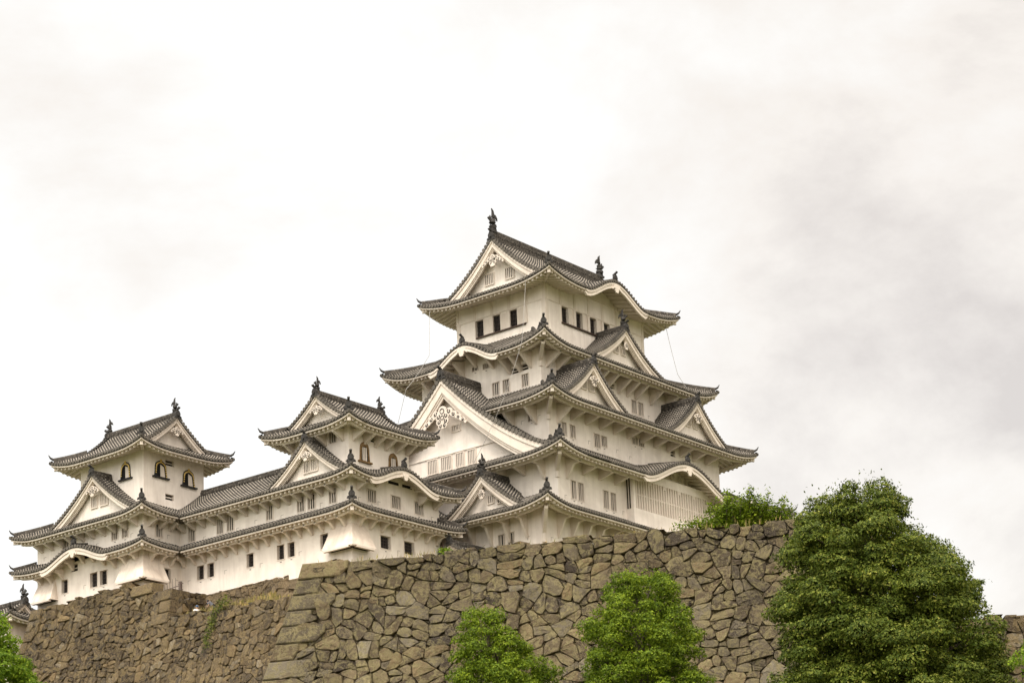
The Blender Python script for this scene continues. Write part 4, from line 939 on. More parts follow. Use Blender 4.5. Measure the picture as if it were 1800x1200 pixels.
bell_window(lt_, FL, -3.12, 53.45, 1.12, 1.36, -1.0); bell_window(lt_, FR_, 2.84, 53.5, 1.25, 1.36, -1.0); bell_window(lt_, FR_, 5.96, 53.3, 1.25, 1.36, -1.0)
build_tier(lt_, J1r, 1.65, 1.6, sides='L', orn='', bracket={'in': .7}, hipr=False)
build_tier(lt_, J1r, 1.65, 1.6, sides='R', orn='', bracket={'in': .7}, hipr=False)
build_tier(lt_, J2r, {'L': 2.9, 'R': 2.9}, 1.6, sides='LR', orn='', bracket={'in': .7}, hipr=False)
build_tier(lt_, J3, {'R': 2.2, 'K': 2.2, 'L': 5.2, 'B': 5.2}, 1.75, orn='L', ext={k: 2.2 for k in 'LRBK'}, rafdepth=2.0)
def hip_line(b, T, sx, sy, dd, ox, oy, orn=True):
    """hip ridge at the near-right (sx=1) or near-left (sx=-1) corner of the L side"""
    t0, t1, n, *_ = T.side('L'); t = t1 if sx > 0 else t0
    dr = Vector((sx, -1, 0)).normalized(); c_ = Vector((-dr.y, dr.x, 0)); rg = MB(); og = MB(); rows = []
    for j in range(7):
        v = .25+(dd-.25)*j/6; P_ = Vector(FL.p(t-sx*v, n-v, T.z('L', t-sx*v, v)))
        rows.append([tuple(P_-c_*.16), tuple(P_-c_*.14+Vector((0, 0, .3))), tuple(P_-c_*.07+Vector((0, 0, .4))), tuple(P_+c_*.07+Vector((0, 0, .4))), tuple(P_+c_*.14+Vector((0, 0, .3))), tuple(P_+c_*.16)])
    rg.grid(rows); a = len(rg.v); rg.v += rows[0]; rg.f.append(tuple(range(a, a+6)))
    e_ = (Vector(rows[0][0])+Vector(rows[0][5]))/2
    if orn: onigawara(og, tuple(e_+Vector((0, 0, .15))), (dr.x, dr.y), .9)
    else: og.tube([tuple(e_+Vector((0, 0, .28))), tuple(e_+dr*.25+Vector((0, 0, .42))), tuple(e_+dr*.4+Vector((0, 0, .66)))], [.11, .08, .03], 6)
    b.part('hip_ridge', rg, M_RIDGE); b.part('ridge_ornament', og, M_ORN)
    hb = MB(); c0 = Vector(FL.p(t, n, T.z('L', t, 0)))-dr*.32; hb.hexa([tuple(c0+q) for q in (Vector((0, 0, -.55))-c_*.11, Vector((0, 0, -.55))+c_*.11, -dr*1.7+Vector((0, 0, -.5))+c_*.11, -dr*1.7+Vector((0, 0, -.5))-c_*.11, Vector((0, 0, -.3))-c_*.11, Vector((0, 0, -.3))+c_*.11, -dr*1.7+Vector((0, 0, -.2))+c_*.11, -dr*1.7+Vector((0, 0, -.2))-c_*.11)])
    b.part('hip_rafter', hb, M_TRIM)
hip_line(lt_, J1r, 1, 0, 1.6, 0, 0); hip_line(lt_, J1r, -1, 0, 1.6, 0, 0, False); hip_line(lt_, J2r, 1, 0, 2.6, 0, 0); hip_line(lt_, J2r, -1, 0, 2.6, 0, 0, False)
gable(lt_, 'R', 4.37, -.45, -4.5, 58.83, 5.2, 3.45, .45, J3.at, inset=.8, bw=.42, pend=.6, wings=2, ridge_h=.5, finial=.6, slopes=False)
gable(lt_, 'K', -4.37, 9.3, 4.5, 58.83, 5.2, 3.45, .45, J3.at, inset=.8, bw=.42, pend=.6, wings=2, ridge_h=.5, finial=.6, slopes=False)
gable(lt_, 'L', -5.0, 1.15, -1.0, 53.7, 6.8, 4.45, .5, J2r.at, inset=.75, bw=.46, pend=.7, wings=2, wins=[(-5.75, -5.1, 51.2, 52.1), (-4.6, -3.8, 51.2, 52.2)], ridge_h=.45)
brackets(lt_, J1r, 'L', span(-12.5, -.65, 1.25), 0, 1.6, .7, .68, True); brackets(lt_, J1r, 'R', [.65, 1.75, 2.85], 0, 1.6, .7, .68, True)
brackets(lt_, J2r, 'L', span(-12.5, -.65, 1.25), 0, 1.6, .7, .56); brackets(lt_, J2r, 'R', [.65, 1.75, 2.85], 0, 1.6, .7, .56)
drop_box_corner(lt_, 0, 0, 2.25, 1.75, 44.2, 46.3, .85)
drop_box(lt_, FL, -12.9, -10.9, .3, .35, 44.3, 46.2, .85)



# ------------------------------------------------------------------ stone walls
def clip(poly, a, b_, c_):      # keep points with a*x+b*y <= c
    out = []
    for k in range(len(poly)):
        p, q = poly[k], poly[(k+1) % len(poly)]
        dp, dq = a*p[0]+b_*p[1]-c_, a*q[0]+b_*q[1]-c_
        if dp <= 0: out.append(p)
        if (dp < 0 < dq) or (dq < 0 < dp):
            f = dp/(dp-dq); out.append((p[0]+(q[0]-p[0])*f, p[1]+(q[1]-p[1])*f))
    return out
def area_cen(p):
    A = cx_ = cy_ = 0
    for k in range(len(p)):
        x0, y0 = p[k]; x1, y1 = p[(k+1) % len(p)]; cr_ = x0*y1-x1*y0; A += cr_; cx_ += (x0+x1)*cr_; cy_ += (y0+y1)*cr_
    if abs(A) < 1e-9: return 0, (0, 0)
    return abs(A)/2, (cx_/(3*A), cy_/(3*A))
def stone_face(mb, P0, S, Nn, s0, s1, top, hq, off, size, seed, chink=1.0, asp=1.25, leftb=0.0, qskip=0.0, lslope=0.0):
    """dry masonry face: uneven polygonal stones with small chinking stones, every stone a separate faceted block.
    top(s) = drop of the wall top below P0 at s ; q grows downward ; off(q) = batter"""
    rnd = random.Random(seed)
    def P3(s_, q, d): 
        o = off(q)+d; return (P0[0]+S[0]*s_+Nn[0]*o, P0[1]+S[1]*s_+Nn[1]*o, P0[2]-q)
    def wob(p):
        x, y = p
        return (x+.05*size*math.sin(2.3*y/size+1.1*x/size+seed)+.02*size*math.sin(5.1*y/size+seed), y+.06*size*math.sin(1.7*x/size+.6*y/size+2*seed)+.02*size*math.sin(4.3*x/size))
    stones = []
    def split(poly, depth=0):
        A, c = area_cen(poly)
        tgt = size*size*asp*rnd.choice([.4, .6, .8, 1.0, 1.3])
        if A < tgt or depth > 7: stones.append(poly); return
        xs_ = [p[0] for p in poly]; ys_ = [p[1] for p in poly]; w_, h_ = (max(xs_)-min(xs_))/asp, max(ys_)-min(ys_)
        best = None
        for tr_ in range(7):
            an = (0 if w_ > h_ else math.pi/2)+rnd.gauss(0, .30); f = rnd.choice([.5, .42, .58, .36, .64])
            nx, ny = math.cos(an), math.sin(an)
            ds_ = [p[0]*nx+p[1]*ny for p in poly]; cc_ = min(ds_)+(max(ds_)-min(ds_))*f
            a_, b2_ = clip(poly, nx, ny, cc_), clip(poly, -nx, -ny, -cc_)
            if len(a_) < 3 or len(b2_) < 3: continue
            sc_ = 0
            for pc in (a_, b2_):
                per = sum(math.hypot(pc[i][0]-pc[i-1][0], pc[i][1]-pc[i-1][1]) for i in range(len(pc))); sc_ = max(sc_, per*per/max(area_cen(pc)[0], 1e-6))
            if best is None or sc_ < best[0]: best = (sc_, a_, b2_)
            if sc_ < 17.5: break
        if best is None or (best[0] > 27 and A < 2.6*size*size*asp): stones.append(poly); return
        a_, b2_ = best[1], best[2]
        split(a_, depth+1); split(b2_, depth+1)
    coarse = size*2.3; cseeds = []; q = -1.0
    while q < hq+coarse:
        s_ = s0-leftb-coarse+rnd.uniform(0, coarse)
        while s_ < s1+coarse: cseeds.append((s_+rnd.uniform(-.25, .25)*coarse, q+rnd.uniform(-.3, .3)*coarse)); s_ += coarse*rnd.uniform(.8, 1.4)
        q += coarse*.8
    for (x, y) in cseeds:
        poly = [(x-2*coarse, y-2*coarse), (x+2*coarse, y-2*coarse), (x+2*coarse, y+2*coarse), (x-2*coarse, y+2*coarse)]
        for (X, Y) in cseeds:
            if (X, Y) == (x, y) or abs(X-x) > 3.2*coarse or abs(Y-y) > 3.2*coarse: continue
            poly = clip(poly, 2*(X-x), 2*(Y-y), X*X+Y*Y-x*x-y*y)
            if len(poly) < 3: break
        if len(poly) >= 3: split(poly)
    # chips: knocked-off corners become small filler stones
    cells = []
    for poly in stones:
        A, c = area_cen(poly); n_ = len(poly)
        if A < .3*size*size: cells.append((poly, False)); continue
        out = []
        for i in range(n_):
            a_, b2, c2 = poly[i-1], poly[i], poly[(i+1) % n_]
            if rnd.random() < .42*chink:
                f1, f2 = rnd.uniform(.16, .38), rnd.uniform(.16, .38)
                u = (b2[0]+(a_[0]-b2[0])*f1, b2[1]+(a_[1]-b2[1])*f1); v = (b2[0]+(c2[0]-b2[0])*f2, b2[1]+(c2[1]-b2[1])*f2)
                out += [u, v]; tri = [u, b2, v]
                if area_cen(tri)[0] > .012*size*size: cells.append((tri, True))
            else: out.append(b2)
        cells.append((out, False))
    for poly, chip in cells:
        p2 = []
        for i in range(len(poly)):
            a_, b2 = poly[i], poly[(i+1) % len(poly)]; p2.append(a_); L_ = math.hypot(a_[0]-b2[0], a_[1]-b2[1]); m_ = int(L_/(.42*size))
            for q_ in range(m_): f = (q_+1)/(m_+1); p2.append((a_[0]+(b2[0]-a_[0])*f+rnd.uniform(-.018, .018)*size, a_[1]+(b2[1]-a_[1])*f+rnd.uniform(-.018, .018)*size))
        poly = [wob(p) for p in p2]
        A, c = area_cen(poly)
        if A < .004*size*size: continue
        if c[0] < s0-leftb-size or c[0] > s1+size or c[1] > hq+size: continue
        t_ = top(c[0]); dt_ = t_+rnd.uniform(-.14, .10)*size
        poly = clip(poly, 0, -1, -dt_)
        if len(poly) < 3: continue
        poly = clip(poly, 1, 0, s1)
        if len(poly) < 3: continue
        poly = clip(poly, -1, -lslope, -(s0+qskip))
        if len(poly) < 3: continue
        poly = clip(poly, 0, 1, hq)
        if len(poly) < 3: continue
        A, c = area_cen(poly)
        if A < .006*size*size: continue
        r = math.sqrt(A/math.pi); gap = rnd.choice([.006, .012, .02, .04])*min(1, size)
        pp = []; n_ = len(poly)
        for i in range(n_):
            a_, b2, c2 = poly[i-1], poly[i], poly[(i+1) % n_]
            e1 = math.hypot(a_[0]-b2[0], a_[1]-b2[1]); e2_ = math.hypot(c2[0]-b2[0], c2[1]-b2[1]); ang = 0
            if e1 > 1e-6 and e2_ > 1e-6: ang = ((a_[0]-b2[0])*(c2[0]-b2[0])+(a_[1]-b2[1])*(c2[1]-b2[1]))/(e1*e2_)
            if ang > -.8:
                f = min(.3, rnd.uniform(.01, .035)*size/max(e1, .01)); g_ = min(.3, rnd.uniform(.01, .035)*size/max(e2_, .01))
                pp.append((b2[0]+(a_[0]-b2[0])*f, b2[1]+(a_[1]-b2[1])*f)); pp.append((b2[0]+(c2[0]-b2[0])*g_, b2[1]+(c2[1]-b2[1])*g_))
            else: pp.append(b2)
        def ring(shr, d, jit, tilt):
            out = []
            for p in pp:
                dx, dy = p[0]-c[0], p[1]-c[1]; L_ = math.hypot(dx, dy) or 1; f = max(.1, 1-shr/L_)
                sx_, qy_ = c[0]+dx*f, c[1]+dy*f
                out.append(P3(sx_, qy_, d+tilt[0]*dx*f+tilt[1]*dy*f+rnd.uniform(-jit, jit)))
            return out
        h = rnd.uniform(.0, .22)*min(1, r/.4) - (0.07 if chip else 0)
        tilt = (rnd.uniform(-.2, .2), rnd.uniform(-.24, .14))
        rows = [ring(gap, -.42*min(1, size), 0, (0, 0)), ring(gap+.004, h-.035, .014, tilt), ring(gap+.018+.015*r, h-.003, .014, tilt), ring(gap+.05+.45*r, h+.01, .07*r, tilt)]
        mb.grid(rows, True)
        i0 = len(mb.v)-len(pp); mb.f.append(tuple(range(i0, i0+len(pp))))
        if min(p[1] for p in poly) < t_+.14*size:
            ys = min(p[1] for p in pp); lo = min(p[0] for p in pp)+gap; hi = max(p[0] for p in pp)-gap
            b0, b1, b2, b3 = P3(lo, ys+.03, h-.08), P3(hi, ys+.03, h-.08), P3(hi, ys+.12, -.95), P3(lo, ys+.12, -.95)
            mb.quad(b0, b1, b2, b3)
def quoins(mb, P0, S, Nn, off, leftoff, h0, hq, seed, sz=1.0, rowh=.95, t0=0.0):
    """large squared corner blocks, alternately long and short"""
    rnd = random.Random(seed); q = h0; k = 0
    while q < hq:
        rh = rowh*rnd.uniform(.88, 1.15); ln = (2.2 if k % 2 == 0 else 1.2)*sz*rnd.uniform(.85, 1.15); pr = .17+rnd.uniform(0, .07); g = .022
        def P(s_, qq, d): o = off(qq)+d; return Vector((P0[0]+S[0]*s_+Nn[0]*o, P0[1]+S[1]*s_+Nn[1]*o, P0[2]-qq))
        qa, qb = q+g, q+rh-g
        a0, a1 = -leftoff(qa), -leftoff(qb); b0, b1 = ln-leftoff(qa)+rnd.uniform(-.12, .12), ln-leftoff(qb)+rnd.uniform(-.12, .12)
        e = .06
        rows = []
        for (ins, d) in ((0, -1.0), (0, pr-e), (e, pr)):
            rows.append([tuple(P(a0-.10+ins, qa+ins, d)), tuple(P((a0+b0)/2, qa+ins+rnd.uniform(-.02, .02), d)), tuple(P(b0-ins, qa+ins, d)), tuple(P(b0-ins, (qa+qb)/2, d+rnd.uniform(-.02, .02))), tuple(P(b1-ins, qb-ins, d)), tuple(P((a1+b1)/2, qb-ins+rnd.uniform(-.02, .02), d)), tuple(P(a1-.10+ins, qb-ins, d)), tuple(P((a0+a1)/2-.10+ins, (qa+qb)/2, d))])
        mb.grid(rows, True)
        i = len(mb.v); cvv = P((a0+b0+a1+b1)/4, (qa+qb)/2, pr+rnd.uniform(0, .05)); mb.v.append(tuple(cvv))
        for j in range(8): mb.f.append((i-8+j, i-8+(j+1) % 8, i))
        # back of the block seen from the side face
        mb.v += rows[0]; n0 = len(mb.v)-8; mb.f.append(tuple(range(n0, n0+8)))
        q += rh; k += 1
def wall_thing(name, label, mb, mat, core=None, cat='stone wall'):
    o = link_mesh(name, mb, mat); tag(o, label, cat)
    if core is not None:
        link_mesh('wall_core', core, M_EARTH, o)
    return o

# front wall
A0 = Vector((-74.32, 77.55, 27.83)); SD = Vector((.9013, .4332, 0)); ND = Vector((.4332, -.9013, 0))
off1 = lambda q: .20*max(0, q)+.016*max(0, q)**2
loff1 = lambda q: .26*q
fm = MB()
rt = random.Random(3); tops = [rt.uniform(-.12, .18) for _ in range(60)]
def top1(s): 
    k = max(0, min(58, int((s+6)/.9))); return .12+tops[k]*.8
stone_face(fm, A0, SD, ND, 0.0, 27.5, top1, 11.5, off1, .84, 5, leftb=4.0, chink=1.5, asp=1.2, qskip=.55, lslope=.26)
quoins(fm, A0, SD, ND, off1, loff1, .02, 11.5, 9, 1.0, .86)
# left return of the front wall
S2_ = Vector((-ND.x, -ND.y, 0)); N2_ = Vector((-SD.x, -SD.y, 0))
stone_face(fm, A0, S2_, N2_, 0.3, 9.0, lambda s: .15, 11.5, loff1, 1.2, 15)
core = MB()
def wp(s, b_, z): return (A0.x+SD.x*s-ND.x*b_, A0.y+SD.y*s-ND.y*b_, z)
core.hexa([wp(-2.2, -3.4, 16.3), wp(27.4, -3.4, 16.3), wp(27.4, 9, 16.3), wp(-2.2, 9, 16.3), wp(.3, .35, 27.45), wp(27.2, .35, 27.45), wp(27.2, 9, 27.45), wp(.3, 9, 27.45)])
wall_thing('stone_wall', 'long lichened stone wall with big squared corner blocks running across the front of the castle', fm, M_STONE, core)

# upper left wall (stepped top)
A1 = Vector((-143.2, 117.2, 43.0)); SX = Vector((1, 0, 0)); NY = Vector((0, -1, 0))
off2 = lambda q: .17*max(0, q)+.01*max(0, q)**2
def top2(s):
    x = A1.x+s
    if x < -131.4: return .28-.35*(s/11.0)+.12*math.sin(s*2.1)
    if x < -126.4: return .45-.0*s if x < -128.6 else 1.25
    return 3.62+.055*(x+126.4)+.1*math.sin(x*1.9)
lm_ = MB()
stone_face(lm_, A1, SX, NY, 0, 36, top2, 15, off2, .80, 21, leftb=3.5, chink=1.3, asp=1.1, qskip=.3, lslope=.2)
quoins(lm_, A1, SX, NY, off2, lambda q: .2*q, .15, 13, 33, .55, .9)
core2 = MB(); 
core2.hexa([(A1.x-1.2, A1.y-2.2, 28), (A1.x+16.4, A1.y-2.2, 28), (A1.x+16.4, A1.y+5.6, 28), (A1.x-1.2, A1.y+5.6, 28), (A1.x+.2, A1.y+.35, 42.3), (A1.x+12, A1.y+.35, 42.3), (A1.x+12, A1.y+2.9, 42.3), (A1.x+.2, A1.y+2.9, 42.3)])
core2.hexa([(A1.x+12.5, A1.y-2.2, 28), (A1.x+36, A1.y-2.2, 28), (A1.x+36, A1.y+6.8, 28), (A1.x+12.5, A1.y+6.8, 28), (A1.x+12.5, A1.y+.35, 38.6), (A1.x+36, A1.y+.35, 37.9), (A1.x+36, A1.y+6.8, 38.4), (A1.x+12.5, A1.y+6.8, 38.6)])
# right return of the high block
stone_face(lm_, Vector((A1.x+16.75, A1.y, 43.0)), Vector((0, 1, 0)), Vector((1, 0, 0)), 0, 3.2, lambda s: 1.3, 3.9, lambda q: .04*q, .9, 77)
quoins(lm_, Vector((A1.x+16.9, A1.y, 43.0)), Vector((-1, 0, 0)), NY, off2, lambda q: 0, 1.3, 4.0, 91, .8, .95)
quoins(lm_, Vector((A1.x+14.5, A1.y, 43.0)), Vector((-1, 0, 0)), NY, off2, lambda q: 0, .35, 1.2, 92, 1.0, .9)
wall_thing('stone_wall', 'ochre rough stone wall at the left with stepped top below the leftmost turret', lm_, M_STONE2, core2)

# pale footing wall under the corridor
bm_ = MB()
stone_face(bm_, Vector((MX-19.3, MY-.02, 43.05)), SX, NY, 0, 12.5, lambda s: .06, 3.9, lambda q: .08*q, .62, 41, chink=.3, asp=1.3)
stone_face(bm_, Vector((LX, LY, 42.5)), Vector((0, 1, 0)), Vector((1, 0, 0)), 0, 4.1, lambda s: .06, 3.5, lambda q: .08*q, .7, 43, chink=.3)
stone_face(bm_, Vector((LX-13.3, LY-.02, 42.45)), SX, NY, 0, 13.3, lambda s: .06, 3.5, lambda q: .08*q, .8, 44, chink=.3)
cr_b = MB(); cr_b.box(MX-19.2, MX-7.5, MY+.3, MY+8, 36, 42.98); cr_b.box(LX-13.1, LX-.3, LY+.3, LY+9.3, 36, 42.38)
wall_thing('stone_footing', 'low pale ochre stone footing under the white corridor wall', bm_, M_STONE3, cr_b, 'stone footing')
# footings of the west turret and the keep (mostly hidden behind the front wall)
def footing(name, label, x0, x1, y0, y1, zt, h, sz, seed):
    mb = MB(); o2 = lambda q: .28*max(0, q)
    stone_face(mb, Vector((x0, y0, zt)), SX, NY, 0, x1-x0+h*.28, lambda s: .05, h, o2, sz, seed, chink=.2)
    stone_face(mb, Vector((x1, y0, zt)), Vector((0, 1, 0)), Vector((1, 0, 0)), -h*.28, y1-y0, lambda s: .05, h, o2, sz, seed+1, chink=.2)
    c_ = MB(); e = h*.28
    c_.hexa([(x0, y0-e+.4, zt-h), (x1+e-.4, y0-e+.4, zt-h), (x1+e-.4, y1, zt-h), (x0, y1, zt-h), (x0, y0+.4, zt-.05), (x1-.4, y0+.4, zt-.05), (x1-.4, y1, zt-.05), (x0, y1, zt-.05)])
    wall_thing(name, label, mb, M_STONE3, c_, 'stone footing')
footing('stone_footing', 'stone footing directly under the turret with the arched eave', MX-8.3, MX+.1, MY-.1, MY+10.6, 42.6, 8.5, 1.3, 51)
footing('stone_footing', 'great stone footing under the five-tiered main keep', CX-11.1, CX+10.6, CY-16.1, CY+15.6, 45.0, 12, 1.7, 61)

# right-hand wall
A3 = Vector((-50.2, 86.4, 22.15)); SD3 = Vector((.79, .613, 0)).normalized(); ND3 = Vector((.613, -.79, 0)).normalized()
rm = MB()
stone_face(rm, A3, SD3, ND3, 0, 22, lambda s: .1+.1*math.sin(s*2.3), 8.5, lambda q: .16*max(0, q), .85, 71, chink=.5, asp=1.15)
core3 = MB()
def w3(s, b_, z): return (A3.x+SD3.x*s-ND3.x*b_, A3.y+SD3.y*s-ND3.y*b_, z)
core3.hexa([w3(.2, -1.0, 13.7), w3(21.8, -1.0, 13.7), w3(21.8, 5, 13.7), w3(.2, 5, 13.7), w3(.2, .35, 21.7), w3(21.8, .35, 21.7), w3(21.8, 5, 21.7), w3(.2, 5, 21.7)])
wall_thing('stone_wall', 'lower rough stone wall at the right edge, beyond the largest tree', rm, M_STONE2, core3)

# ------------------------------------------------------------------ ground
def ss(a, b_, x): x = max(0, min(1, (x-a)/(b_-a))); return x*x*(3-2*x)
def ground_h(x, y):
    d = -.624*x+.781*y; c_ = .781*x+.624*y
    h = 4*ss(30, 60, d)+12*ss(55, 108, d)+13*ss(122, 172, d)+5*ss(172, 182, d)
    h *= 1-ss(300, 420, d); h *= 1-ss(130, 230, abs(c_))
    return h
gm = MB(); n_ = 90
xs = [-3000+0*k for k in range(0)]
def axis():
    a = [-4000, -2500, -1500, -900, -600]; v = -450
    while v <= 450: a.append(v); v += 9
    return a+[600, 900, 1500, 2500, 4000]
ax = axis(); rows = [[(x, y, ground_h(x, y)) for y in ax] for x in ax]
gm.grid(rows)
mt, t_, b_ = newmat('grassy_earth', 0.95); g_ = t_.nodes.new('ShaderNodeNewGeometry'); n1 = noise(t_, g_.outputs['Position'], .25, 6); 
t_.links.new(ramp(t_, n1.outputs[0], [(.35, (.05, .075, .02)), (.55, (.10, .10, .04)), (.7, (.17, .13, .08))]).outputs[0], b_.inputs['Base Color'])
tag(link_mesh('ground', gm, mt, smooth=True), 'grassy slope below the stone walls', 'ground', kind='structure')
# sandy ledge between the left wall and the corridor footing
lg = MB(); lg.grid([[(x, y, z+.06*math.sin(x*2.1+y)) for (y, z) in ((117.4, 38.75), (118.3, 38.7), (120.2, 38.8), (121.0, 39.5), (122.4, 40.4+.03*(x+126)), (124.25, 40.9+.06*(x+126)))] for x in [-126.3+.7*k for k in range(24)]])
tag(link_mesh('ledge_path', lg, M_EARTH, smooth=True), 'sandy ledge between the left stone wall and the corridor footing', 'ledge', kind='structure')

# ------------------------------------------------------------------ trees and plants
def leaf_mesh(name, C, Nrm, size, rng, mat, parent=None, droop=0.3, aspect=.55):
    """C,Nrm: (n,3) leaf centres and outward normals -> one foliage mesh of folded leaves"""
    n = len(C)
    nr = Nrm+rng.normal(0, .45, (n, 3)); nr /= np.linalg.norm(nr, axis=1)[:, None]+1e-9
    a = rng.normal(0, 1, (n, 3)); a[:, 2] -= droop*2; u = a-(a*nr).sum(1)[:, None]*nr; u /= np.linalg.norm(u, axis=1)[:, None]+1e-9
    v = np.cross(nr, u); L_ = size*rng.uniform(.65, 1.35, n)[:, None]; W_ = L_*aspect*.5
    p0 = C-u*L_*.5; p2 = C+u*L_*.5; p1 = C+v*W_-nr*L_*.08; p3 = C-v*W_-nr*L_*.08
    V = np.stack([p0, p1, p2, p3], 1).reshape(-1, 3).astype(np.float32)
    me = bpy.data.meshes.new(name); me.vertices.add(4*n); me.vertices.foreach_set('co', V.ravel())
    me.loops.add(4*n); me.loops.foreach_set('vertex_index', np.arange(4*n, dtype=np.int32))
    me.polygons.add(n); me.polygons.foreach_set('loop_start', np.arange(0, 4*n, 4, dtype=np.int32)); me.polygons.foreach_set('loop_total', np.full(n, 4, dtype=np.int32))
    me.materials.append(mat); me.update(calc_edges=True); me.validate()
    o = bpy.data.objects.new(name, me); COL.objects.link(o)
    if parent: o.parent = parent
    return o
def tree(name, label, cat, base, H, prof, nclump, cr_, leaf, dens, mat, seed, group=None, trunk_r=.28, asp=.55, lean=(0, 0), h_lo=.12):
    """prof: list of (height fraction, radius m, offset x along picture right)"""
    rng = np.random.default_rng(seed); root = bpy.data.objects.new(name, None); COL.objects.link(root); root.location = base; tag(root, label, cat, group)
    hs = [p[0]*H for p in prof]; rs = [p[1] for p in prof]; ox = [p[2] for p in prof]
    right = np.array([.78, .625, 0.0])
    tm_ = MB(); pts = [(0, 0, -.5)]; 
    for k in range(1, 8): h = H*.9*k/7; o_ = np.interp(h, hs, ox); pts.append((right[0]*o_+.08*math.sin(k*2.3), right[1]*o_+.08*math.cos(k*1.7), h))
    tm_.tube(pts, [trunk_r*(1-.115*k) for k in range(8)], 8)
    Cs, Ns = [], []
    for k in range(nclump):
        # clump centres wound evenly over the crown surface, a few sunk inside
        hh = np.linspace(h_lo*H, .985*H, 200); cum = np.cumsum(np.interp(hh, hs, rs)+.35); h = np.interp((k+.5)/nclump*cum[-1], cum, hh)+rng.normal(0, .12)
        R = np.interp(h, hs, rs); o_ = np.interp(h, hs, ox); th = k*2.39996+rng.normal(0, .25); rad = R*(rng.uniform(.80, 1.06) if k % 5 else rng.uniform(.4, .75))
        c = np.array([math.cos(th)*rad, math.sin(th)*rad, 0])+right*o_; c[2] = h
        r = cr_*rng.uniform(.6, 1.3)*min(1.0, .5+R/max(rs)*.7)
        m_ = int(dens*r*r*4)
        d = rng.normal(0, 1, (m_, 3)); d[:, 2] = np.abs(d[:, 2])*.9-.30+np.clip(rng.normal(0, .15, m_), -.3, .3); d /= np.linalg.norm(d, axis=1)[:, None]
        lump = 1+.22*np.sin(d[:, 0]*5+k)*np.sin(d[:, 1]*5+2*k)+.15*np.sin(d[:, 2]*9+k)
        q = c+d*r*(lump*rng.uniform(.80, 1.06, m_))[:, None]*np.array([1, 1, .85])
        Cs.append(q); outw = d+np.array([0, 0, .35]); Ns.append(outw)
        # fill between the clumps
        f_ = m_//5; q2 = c*np.array([.6, .6, 1])+np.clip(rng.normal(0, .6, (f_, 3)), -1, 1)*r*1.3; Cs.append(q2); Ns.append(rng.normal(0, 1, (f_, 3)))
        if k % 4 == 0:
            hb = max(h-r*1.2, H*.1); o2 = np.interp(hb, hs, ox)
            tm_.tube([(right[0]*o2, right[1]*o2, hb*.86), tuple((c+np.array([right[0]*o2, right[1]*o2, hb]))/2), tuple(c)], [trunk_r*.32, trunk_r*.2, .02], 5)
    link_mesh('trunk', tm_, M_BARK, root)
    leaf_mesh('crown', np.concatenate(Cs), np.concatenate(Ns), leaf, rng, mat, root, asp if False else .3, asp)
    return root
def gz(x, y): return ground_h(x, y)
def on(x, y): return (x, y, gz(x, y))
bx = on(-35.75, 63.5)      # largest tree, right
zb = bx[2]; H = 21.0-zb
tree('evergreen_tree', 'largest dark green evergreen tree, a broad cone right of the tall keep', 'tree', bx, H,
     [(0, 3.0, .6), (.3, 3.65, .65), (.535, 3.4, .65), (.667, 3.05, .62), (.73, 2.85, .5), (.8, 2.4, .3), (.861, 2.05, .05), (.928, 1.65, -.15), (.975, 1.15, -.15), (1.0, .7, -.15)], 360, .62, .105, 720, M_LEAF_C, 11, None, .4, .5, h_lo=.25)
b2 = on(-47.7, 67.76); H = 21.1-b2[2]
tree('broadleaf_tree', 'medium bright green tree in front of the stone wall, with a lower left shoulder', 'tree', b2, H,
     [(0, 1.6, 0), (.25, 2.2, .05), (.5, 2.15, 0), (.72, 2.0, 0), (.80, 1.75, -.1), (.87, 1.35, .05), (.93, 1.1, .1), (.975, .8, .1), (1, .5, .1)], 250, .46, .095, 640, M_LEAF_A, 12, 'bright green trees in front of the stone wall', .2, .5, h_lo=.2)
b3 = on(-52.4, 64.46); H = 19.95-b3[2]
tree('broadleaf_tree', 'shorter bright green tree with a rounded top, left of the other two before the wall', 'tree', b3, H,
     [(0, 1.8, .6), (.3, 2.2, .8), (.55, 2.1, .75), (.72, 1.75, .55), (.82, 1.25, .1), (.9, .95, -.1), (.96, .65, -.15), (1, .4, -.12)], 230, .44, .095, 640, M_LEAF_A, 13, 'bright green trees in front of the stone wall', .2, .5, h_lo=.2)
b4 = on(-74.6, 58.95); H = 22.9-b4[2]
tree('broadleaf_tree', 'vivid yellow-green tree cut by the left edge of the picture', 'tree', b4, H,
     [(0, 1.4, 0), (.3, 1.75, .0), (.55, 1.65, .0), (.75, 1.25, -.1), (.88, .85, -.2), (.95, .5, -.25), (1, .2, -.3)], 190, .42, .125, 400, M_LEAF_D, 14, None, .2, .5, h_lo=.25)
b5 = on(-29.7, 64.1); H = 15.3-b5[2]
tree('broadleaf_tree', 'small yellow-green bush at the lower right corner, right of the largest tree', 'bush', b5, H,
     [(0, 1.0, 0), (.4, 1.9, 0), (.7, 1.6, 0), (.9, 1.0, 0), (1, .4, 0)], 90, .42, .11, 420, M_LEAF_D, 15, None, .14, .5, h_lo=.2)
